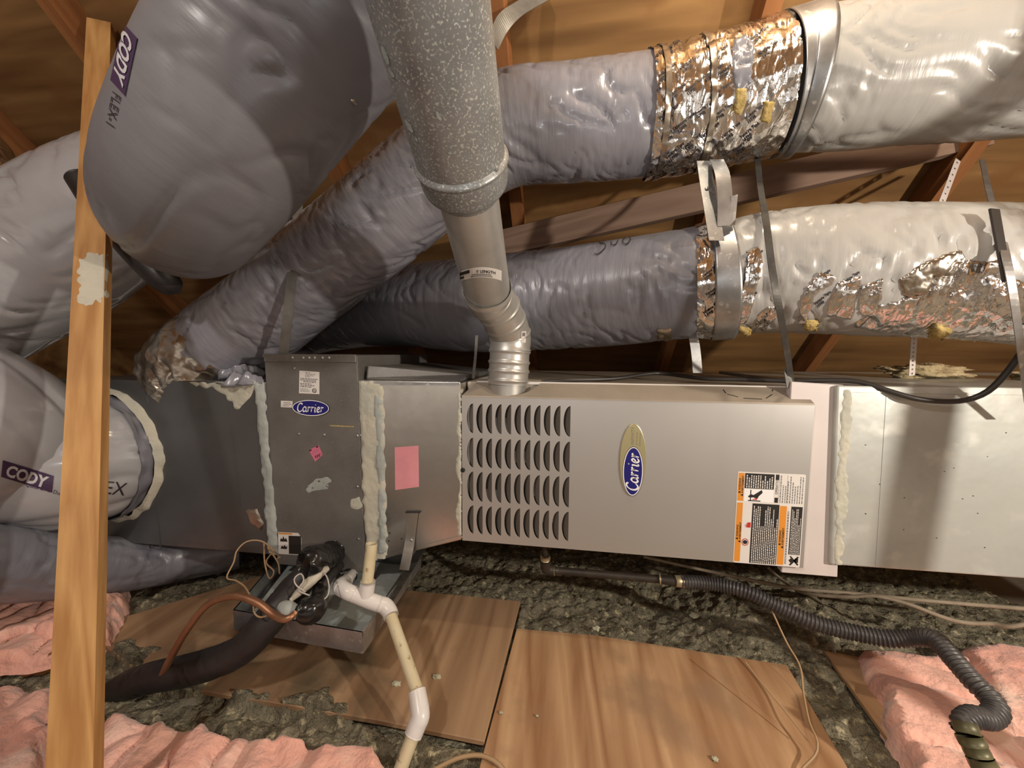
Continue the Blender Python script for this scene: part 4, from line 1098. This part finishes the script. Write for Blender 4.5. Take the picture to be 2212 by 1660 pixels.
# ---- white duct that leaves the supply plenum towards the camera and doubles back
cp = Vector((-1.165, 0, -.215))
ctrlF = [(cp.x+.01, -.003, cp.z, .188), (cp.x, -.05, cp.z, .188), (cp.x-.03, -.11, cp.z+.005, .190), (cp.x-.13, -.17, cp.z+.03, .192), C4(-60, 930, .98, .195), C4(-220, 830, 1.0, .195), C4(-200, 720, 1.06, .20), C4(-60, 640, 1.13, .20), C4(80, 565, 1.17, .20), C4(230, 470, 1.20, .198), C4(350, 400, 1.25, .185)]
TF = Tube(ctrlF, .0075, 120, fold(14.2, .010, 7, 1.2, 1.5, .5))
T = thing('flexible_duct', 'shiny white flexible duct doubling back from the supply plenum behind leaning post', 'flexible duct', cp)
tube_obj('duct_jacket', TF, 'flex_white', T, catch='F')
ring = Tube([(cp.x, .012, cp.z, .196), (cp.x, -.02, cp.z, .200), (cp.x, -.045, cp.z, .200)], .004, 96, lambda u, th: .012*noise.noise(Vector((u*40, math.cos(th)*5, math.sin(th)*5))))
tube_obj('taped_collar', ring, 'flex_dull', T)
ring = Tube([(cp.x, .004, cp.z, .222), (cp.x, -.004, cp.z, .218), (cp.x, -.016, cp.z, .203)], .003, 96, lambda u, th: .012*noise.noise(Vector((u*30, math.cos(th)*7, math.sin(th)*7))))
tube_obj('mastic_ring', ring, 'mastic_cream', T)
band_text(['F'], (2, 1030), (.94, .29), (.1, -1.0), 118, 36, 'CODY', T)
tv, tf = text2d('FLEX', 40, shear=.25); decal('size_print', ([(a, b) for a, b in tv], tf), ['F'], (183, 1062), (.98, .10), (.05, -1.0), 'tape_ink', T, .002)
tv, tf = text2d('Quick & Air Duct', 12, shear=.2); decal('size_print', ([(a, b) for a, b in tv], tf), ['F'], (55, 1050), (.95, .25), (.1, -1.0), 'print_purple', T, .002)

# ---- low duct under the supply plenum
ctrlG = [C4(520, 1180, 1.45, .08), C4(380, 1205, 1.35, .082), C4(230, 1222, 1.2, .085), C4(80, 1222, 1.06, .092), C4(-80, 1215, .93, .095), C4(-320, 1205, .82, .095)]
TG = Tube(ctrlG, .008, 80, fold(21.0, .006, 12, 1.0))
T = thing('flexible_duct', 'low grey-blue flexible duct running along the floor under the supply plenum', 'flexible duct', V(80, 1220, 1.12))
tube_obj('duct_jacket', TG, 'flex_dull', T)
# ---- black duct showing between the two left ducts
T = pipe('black_flexible_pipe', [C4(172, 385, 1.0, .030), C4(212, 440, 1.0, .034), C4(280, 525, 1.0, .036), C4(345, 595, 1.0, .034), C4(375, 622, 1.02, .026), C4(385, 630, 1.03, .008)], 'black_rubber', None, 20)
tag(T, 'short black insulated pipe between the large overhead duct and the white duct', 'pipe')
T = pipe('foil_wrapped_pipe', [C4(-60, 290, 1.15, .05), C4(-20, 340, 1.12, .05), C4(0, 395, 1.10, .03)], 'foil', None, 24)
tag(T, 'end of a foil-wrapped pipe at the edge above the white duct', 'pipe')

# ================================================================== FLUE
T = thing('flue_pipe', 'galvanised double-wall flue pipe with elbow rising from the furnace', 'flue pipe', PY(1100, 845, .05))
base = PY(1100, 850, .055); FX = base.x; R4 = .054
def ringed(name, a, b, r, m, rings, seg=56, amp=.004):
    """straight pipe with raised beads at the given fractions"""
    a, b = Vector(a), Vector(b); n = 60
    Tb = Tube([tuple(a)+(r,), tuple(a.lerp(b, .5))+(r,), tuple(b)+(r,)], (b-a).length/n, seg)
    L = Tb.L
    Tb.disp = lambda u, th: sum(amp*math.exp(-((u/L-q)*L/.004)**2) for q in rings)
    return tube_obj(name, Tb, m, T)
top0 = Vector((FX+.002, .058, .165))
ringed('vent_collar', (FX-.004, .052, -.01), (FX-.002, .053, .05), R4*.93, 'galv_pipe', ())
ringed('adaptor', (FX-.003, .053, .028), (FX+.001, .056, .125), R4, 'galv_pipe', (.12, .38, .62, .92), amp=.0035)
# elbow of four gores
lo, hi = V(1055, 640, .93), V(926, 0, .452)
pdir = (hi-lo).normalized(); e0 = Vector((FX+.001, .056, .120))
P = [e0, e0+Vector((0, -.002, .045)), lo+(e0+Vector((0, 0, .075))-lo)*.45, lo, lo+pdir*.03]
q = catmull([tuple(x)+(R4*1.02,) for x in P], 20)
EB = Tube(q, .003, 56, dense=1); EL = EB.L
EB.disp = lambda u, th: .0032*max(0, math.cos(u/EL*2*math.pi*5))**10
tube_obj('elbow', EB, 'galv_pipe', T, catch='flue')
def seglen(px_y):   # parameter on the leaning pipe axis at image row
    best = 0; bd = 1e9
    for k in range(401):
        p = lo+(hi-lo)*(k/400); d = p-CAM; y = 830-FPX*d.dot(UP)/d.dot(FWD)
        if abs(y-px_y) < bd: bd = abs(y-px_y); best = k/400
    return best
def at(t): return lo+(hi-lo)*t
tj = seglen(400)
Tb = Tube([tuple(at(.02))+(R4,), tuple(at(tj*.5))+(R4,), tuple(at(tj+.08))+(R4,)], .004, 64)
lower = tube_obj('lower_pipe', Tb, 'galv_pipe', T, catch='flue')
Tb = Tube([tuple(at(.0))+(R4*1.05,), tuple(at(.02))+(R4*1.07,), tuple(at(.04))+(R4*1.02,)], .002, 56); tube_obj('joint_bead', Tb, 'galv_pipe', T)
ta, tb = seglen(415), seglen(345)
RU = .0725
cap = Tube([tuple(at(ta-.015))+(R4*1.0,), tuple(at(ta))+(RU*.80,), tuple(at(ta+.03))+(RU*.99,), tuple(at(tb-.03))+(RU*1.03,), tuple(at(tb))+(RU*1.03,)], .002, 64)
tube_obj('increaser_collar', cap, 'galv_spangle', T, catch='flue')
bead = Tube([tuple(at(tb-.012))+(RU*1.03,), tuple(at(tb))+(RU*1.08,), tuple(at(tb+.014))+(RU*1.0,)], .0015, 64); tube_obj('collar_bead', bead, 'galv_spangle', T)
upp = Tube([tuple(at(tb))+(RU,), tuple(at(.8))+(RU,), tuple(at(1.0))+(RU,), tuple(at(1.45))+(RU,)], .006, 72); tube_obj('upper_pipe', upp, 'galv_spangle', T, catch='flue')
for x, y in ((925, 396), (952, 406), (1072, 365)):
    h = hit(['flue'], x, y); screw(T, h[0], .0045, 'galv', h[1])
for x, y in ((1045, 745), (1048, 762), (1040, 760)):
    h = hit(['flue'], x+8, y-12)
    if h: screw(T, h[0], .003, 'galv', h[1])
# pipe label, bent round the pipe
lv = sub2d((0, 92, 0, 22), 5)
o = decal('pipe_label', ([(a, b-.0045*(a-46)**2+6) for a, b in lv[0]], lv[1]), ['flue'], (991, 606), (1, -.03), (0, -1), 'label_white', T, .0008)
if o:
    tv, tf = text2d("5' LENGTH", 8.5, bold=.15); decal('label_print', ([(a+38, b+10-.0045*(a+38-46)**2+6) for a, b in tv], tf), ['flue'], (991, 606), (1, -.03), (0, -1), 'label_black', o, .0014)
    for k, (x0, x1, y0, y1) in enumerate(((3, 24, 12, 19), (3, 12, 4, 9), (28, 70, 6, 8), (26, 72, 2.5, 4.5))):
        q = sub2d((x0, x1, y0, y1), 2); decal('label_print', ([(a, b-.0045*(a-46)**2+6) for a, b in q[0]], q[1]), ['flue'], (991, 606), (1, -.03), (0, -1), 'label_black' if k < 2 else 'label_grey', o, .0014)
decal('small_label', sub2d((0, 10, 0, 25), 3), ['flue'], (1125, 741), (1, -.02), (.05, -1), 'label_white', T, .0008)
decal('small_label_print', sub2d((2, 8, 14, 22), 3), ['flue'], (1125, 741), (1, -.02), (.05, -1), 'label_grey', T, .0014)
for k, (x, y, l, w, a) in enumerate(((855, 70, 26, 6, -.7), (833, 118, 44, 9, 1.2), (847, 158, 22, 6, 1.0), (948, 250, 24, 8, 1.1), (884, 272, 34, 8, 1.0), (972, 330, 10, 4, .3), (900, 300, 12, 4, 1.2))):
    e = ellipse2d(l/2, w/2, 12); q = [(a1*math.cos(a)-b1*math.sin(a), a1*math.sin(a)+b1*math.cos(a)) for a1, b1 in e[0]]
    decal('paint_scuff', (q, e[1]), ['flue'], (x, y), (1, 0), (0, 1), 'mastic_grey', T, .0008)

# ================================================================== PIPES AND WIRES
# PVC condensate drain
T = thing('condensate_drain', 'white and yellowed plastic drain pipe with tee in front of the pan', 'pipe', V(905, 1540, .78))
RP = .0134; RF = .0178
k0 = PY(758, 1243, -.002); k1 = V(735, 1272, .93); k2 = V(795, 1297, .93); k3 = V(838, 1312, .94); k4 = V(903, 1500, .80); k5 = V(908, 1548, .775); k6 = V(855, 1690, .735)
def P4(p, r): return tuple(p)+(r,)
pipe('stub_pipe', [P4(V(790, 1285, .93), RP), P4(V(797, 1230, .935), RP), P4(V(803, 1175, .94), RP)], 'pvc_old', T, 20, caps=False)
pipe('inlet_pipe', [P4(k0+Vector((0, .01, 0)), RP), P4((k0+k1)/2, RP), P4(k1, RP)], 'pvc_white', T, 20)
pipe('elbow', [P4(k0.lerp(k1, .55), RF), P4(k1.lerp(k0, .12)+Vector((-.004, 0, 0)), RF*1.03), P4(k1.lerp(k2, .25), RF), P4(k1.lerp(k2, .5), RF)], 'pvc_white', T, 20, .003)
pipe('tee', [P4(k1.lerp(k2, .5), RF*1.02), P4(k2, RF*1.02), P4(k2.lerp(k3, .55), RF*1.02)], 'pvc_white', T, 20)
pipe('tee_branch', [P4(V(790, 1292, .93), RF), P4(V(792, 1278, .931), RF), P4(V(795, 1256, .932), RF)], 'pvc_white', T, 20)
pipe('elbow', [P4(k2.lerp(k3, .5), RF*.98), P4(k3.lerp(k2, .15), RF*1.05), P4(k3.lerp(k4, .06), RF*1.02), P4(k3.lerp(k4, .13), RF)], 'pvc_white', T, 20, .003)
pipe('drain_run', [P4(k3.lerp(k4, .05), RP), P4(k3.lerp(k4, .5), RP), P4(k4, RP)], 'pvc_old', T, 20, .01)
pipe('elbow', [P4(k3.lerp(k4, .97), RF), P4(k4.lerp(k5, .45), RF*1.04), P4(k5, RF*1.05), P4(k5.lerp(k6, .12), RF*1.04), P4(k5.lerp(k6, .3), RF)], 'pvc_white', T, 20, .003)
pipe('drain_tail', [P4(k5.lerp(k6, .2), RP), P4(k5.lerp(k6, .6), RP), P4(k6+(k6-k5)*.15, RP)], 'pvc_old', T, 20, .01)
rg = Tube([P4(k0+Vector((0, -.002, 0)), .021), P4(k0+Vector((0, -.014, 0)), .02)], .002, 24, lambda u, th: .003*noise.noise(Vector((u*90, math.cos(th)*3, math.sin(th)*3)))); tube_obj('sealed_fitting', rg, 'black_tape', T)

# refrigerant line set
T = thing('refrigerant_line', 'black foam-insulated refrigerant line running from coil down to the floor', 'pipe', V(640, 1290, .9))
pipe('suction_line', [P4(PY(712, 1205, .0), .030), P4(V(690, 1218, .97), .033), P4(V(640, 1268, .915), .034), P4(V(585, 1335, .86), .034), P4(V(520, 1405, .85), .033), P4(V(420, 1445, .875), .034), P4(V(340, 1462, .90), .034), P4(V(280, 1480, .925), .033), P4(V(225, 1510, .96), .032)], 'black_rubber', T, 24, disp=fold(1.3, .003, 30))
pipe('taped_end', [P4(PY(722, 1188, .0), .034), P4(PY(708, 1206, -.04), .040), P4(V(676, 1214, .93), .038), P4(V(655, 1222, .90), .028)], 'black_tape', T, 24, disp=fold(4.3, .007, 40))
pipe('liquid_line', [P4(PY(735, 1222, .0), .012), P4(V(712, 1245, .96), .013), P4(V(690, 1280, .91), .014)], 'black_rubber', T, 16)
pipe('wrapped_valve', [P4(V(690, 1268, .92), .014), P4(V(688, 1300, .88), .022), P4(V(672, 1318, .85), .030), P4(V(645, 1318, .84), .022)], 'black_tape', T, 20, disp=fold(6.3, .006, 40))
pipe('wrapped_nose', [P4(V(640, 1318, .85), .010), P4(V(624, 1316, .85), .016), P4(V(608, 1312, .86), .014)], 'mastic_grey', T, 20)
pipe('taped_tube', [P4(V(706, 1226, .93), .010), P4(V(676, 1252, .90), .012), P4(V(650, 1276, .875), .010), P4(V(628, 1298, .86), .005)], 'cream_tape', T, 16, disp=fold(9.3, .003, 50))
T = pipe('copper_pipe', [P4(V(637, 1325, .80), .0062), P4(V(628, 1334, .79), .0068), P4(V(612, 1338, .79), .0072), P4(V(590, 1328, .80), .0076), P4(V(555, 1302, .81), .0076), P4(V(505, 1288, .82), .0076), P4(V(450, 1306, .83), .0076), P4(V(405, 1360, .84), .0076), P4(V(370, 1420, .855), .0076), P4(V(346, 1470, .87), .0076)], 'copper', None, 16)
tag(T, 'bare copper pipe arching from the drain pan to the loose fill', 'pipe')
def wire(label, pts, r, m, name='control_wire'):
    o = pipe(name, [C4(x, y, D, r) for x, y, D in pts], m, None, 8, .006); return tag(o, label, 'wire')
wire('thin tan wire hanging in an S from the supply plenum corner to copper pipe', [(605, 1205, 1.0), (570, 1172, .97), (535, 1170, .95), (512, 1190, .93), (505, 1215, .92), (490, 1248, .90), (510, 1255, .89), (530, 1270, .87), (545, 1300, .83), (550, 1325, .815), (562, 1334, .81), (580, 1330, .81)], .0018, 'wire_tan')
wire('pale wire loop round the taped tube beside the drain pan', [(660, 1280, .86), (640, 1265, .86), (636, 1250, .87), (650, 1240, .88), (656, 1255, .87), (645, 1275, .86), (670, 1288, .86), (690, 1298, .86), (706, 1290, .87), (711, 1270, .88), (705, 1245, .90), (690, 1232, .92)], .0016, 'wire_white')
wire('brown wire loops at the supply plenum corner above pan', [(570, 1170, 1.0), (572, 1215, 1.0), (582, 1250, .98), (592, 1235, .98), (575, 1215, 1.0), (590, 1190, 1.01), (578, 1182, 1.01), (600, 1215, 1.0), (604, 1240, .97)], .002, 'wire_tan')

# gas line
T = thing('gas_pipe', 'dark iron gas pipe with fittings under the furnace', 'pipe', V(1195, 1232, 1.10))
g0 = V(1176, 1178, 1.10); g1 = V(1178, 1210, 1.11); g2 = V(1198, 1233, 1.12); g3 = V(1425, 1252, 1.06); g4 = V(1470, 1257, 1.05)
pipe('riser', [P4(g0, .008), P4(g0.lerp(g1, .5), .008), P4(g1, .008)], 'pipe_dark', T)
pipe('union', [P4(g0.lerp(g1, .7), .014), P4(g0.lerp(g1, .85), .015), P4(g1, .014)], 'brass', T)
pipe('elbow', [P4(g1, .0145), P4(V(1181, 1228, 1.12), .016), P4(g2, .0145)], 'pipe_dark', T, 16, .003)
pipe('run', [P4(g2, .0105), P4(g2.lerp(g3, .5), .0105), P4(g3, .0105)], 'pipe_dark', T, 16, .02)
for t in (.0, 1.): pipe('coupling_ring', [P4(g2.lerp(g3, t-.006), .014), P4(g2.lerp(g3, t), .0155), P4(g2.lerp(g3, t+.006), .014)], 'brass', T, 16, .003)
pipe('connector', [P4(g3, .011), P4(g3.lerp(g4, .6), .013), P4(g4, .014)], 'pipe_dark', T)
pipe('hex_nut', [P4(V(1457, 1256, 1.05), .0165), P4(V(1465, 1256, 1.05), .0175), P4(V(1478, 1258, 1.05), .0165)], 'brass', T, 6, .01)

# corrugated conduit
def fz(px, py, r, lift=0., base_=None): p = PZ(px, py, (FLOOR+.02 if base_ is None else base_)+r+lift); return (p.x, p.y, p.z, r)
cc = [P4(g4, .0165), C4(1540, 1262, 1.04, .017), C4(1610, 1278, 1.0, .017), C4(1680, 1310, .965, .017), C4(1760, 1346, .925, .017), C4(1850, 1368, .895, .017), C4(1920, 1380, .87, .017), C4(1975, 1378, .85, .017), C4(2020, 1382, .82, .017), C4(2060, 1425, .775, .017), C4(2105, 1476, .735, .017), C4(2138, 1508, .712, .017), C4(2152, 1535, .695, .0166), C4(2134, 1553, .684, .016), C4(2102, 1549, .68, .016), C4(2083, 1562, .672, .016), C4(2082, 1584, .664, .0163)]
TQ = Tube(cc, .0014, 18, lambda u, th: .0019*(math.sin(u*2*math.pi/.0078)))
o = tube_obj('corrugated_conduit', TQ, 'conduit', None)
tag(o, 'ribbed black corrugated conduit snaking from the gas pipe onto pink batt', 'conduit')
T = thing('conduit_connector', 'olive green stepped connector on the conduit end at pink batt', 'fitting', V(2100, 1610, .64))
cpts = [V(2082, 1560, .662), V(2092, 1588, .652), V(2104, 1612, .645), V(2116, 1636, .638), V(2132, 1668, .63), V(2150, 1710, .62)]
for k, r in enumerate((.0165, .0185, .0175, .0185, .017)):
    a, b = cpts[k], cpts[k+1]; a = a.lerp(b, .03); pipe('connector_step', [P4(a, r*.97), P4(a.lerp(b, .5), r), P4(b, r*.97)], 'fitting_green', T, 12, .008)

def cable(label, pts, r, m, name='cable'):
    o = pipe(name, [C4(x, y, D, r) for x, y, D in pts], m, None, 10, .012); return tag(o, label, 'cable')
cable('straight beige electrical cable slung under the return plenum', [(1390, 1203, 1.35), (1500, 1228, 1.30), (1620, 1253, 1.22), (1720, 1272, 1.15), (1850, 1283, 1.10), (2000, 1298, 1.03), (2120, 1308, .99), (2300, 1322, .92)], .0052, 'cable_beige')
cable('sagging beige electrical cable drooping below the straight one', [(1660, 1228, 1.30), (1695, 1258, 1.24), (1740, 1282, 1.15), (1830, 1290, 1.08), (1890, 1288, 1.04), (1960, 1305, 1.0), (2040, 1335, .96), (2090, 1346, .94), (2150, 1348, .92), (2180, 1354, .90), (2260, 1340, .87)], .0050, 'cable_beige')
cable('thin brown wire trailing from the conduit over the plywood edge', [(1660, 1300, .98), (1672, 1330, .96), (1700, 1390, .93), (1728, 1440, .89), (1736, 1500, .85), (1748, 1560, .80), (1765, 1600, .77), (1762, 1630, .755), (1730, 1665, .735), (1690, 1720, .71)], .0022, 'wire_tan', 'trailing_wire')
cable('thin tan wire lying across the clean plywood board', [(1610, 1430, .90), (1640, 1470, .87), (1690, 1530, .825), (1745, 1600, .778)], .0013, 'wire_tan', 'trailing_wire')
cable('short brown cable crossing the corner of clean plywood board', [(930, 1668, .745), (985, 1640, .757), (1030, 1632, .76), (1060, 1640, .753), (1085, 1660, .742), (1120, 1710, .72)], .0042, 'wire_tan', 'trailing_wire')
o = cable('black power cord lying on the furnace top and drooping over return plenum', [(1170, 826, 1.06), (1230, 822, 1.05), (1330, 818, 1.08), (1400, 808, 1.12), (1440, 808, 1.12), (1520, 818, 1.02), (1600, 820, .99), (1700, 823, .95), (1800, 822, .91), (1860, 826, .885), (1920, 845, .86), (1980, 862, .84), (2040, 868, .83), (2090, 864, .82), (2135, 845, .80), (2175, 805, .78), (2212, 755, .76), (2260, 690, .74)], .0058, 'cord_black', 'power_cord')

# small debris on the boards
T = clump('insulation_chip', PZ(497, 1418, FLOOR+.035), .022, 'chip_pale', 'pale flat chip of foam lying on the fill near black line', 'debris', 5, (1, .5, .9))
T = clump('insulation_chip', PZ(465, 1412, FLOOR+.03), .02, 'chip_pale', 'smaller greyish chip of foam beside the pale one', 'debris', 9, (1.1, .6, .4))
for k, (x, y, r) in enumerate(((1082, 1540, .004), (1160, 1547, .003), (1288, 1358, .010), (1500, 1330, .012), (712, 1395, .006), (943, 1463, .010), (857, 1478, .010), (1545, 1640, .006))):
    clump('plaster_crumb', PZ(x, y, FLOOR+.016), r, 'chip_pale', ('small pale crumb of plaster on the clean plywood board' if k in (0, 1, 7) else 'pale crumb of plaster on dark loose fill under furnace' if k in (2, 3) else 'small pale crumb of plaster on the stained plywood board'), 'debris', k+20, (1, .8, .5), 'plaster crumbs')
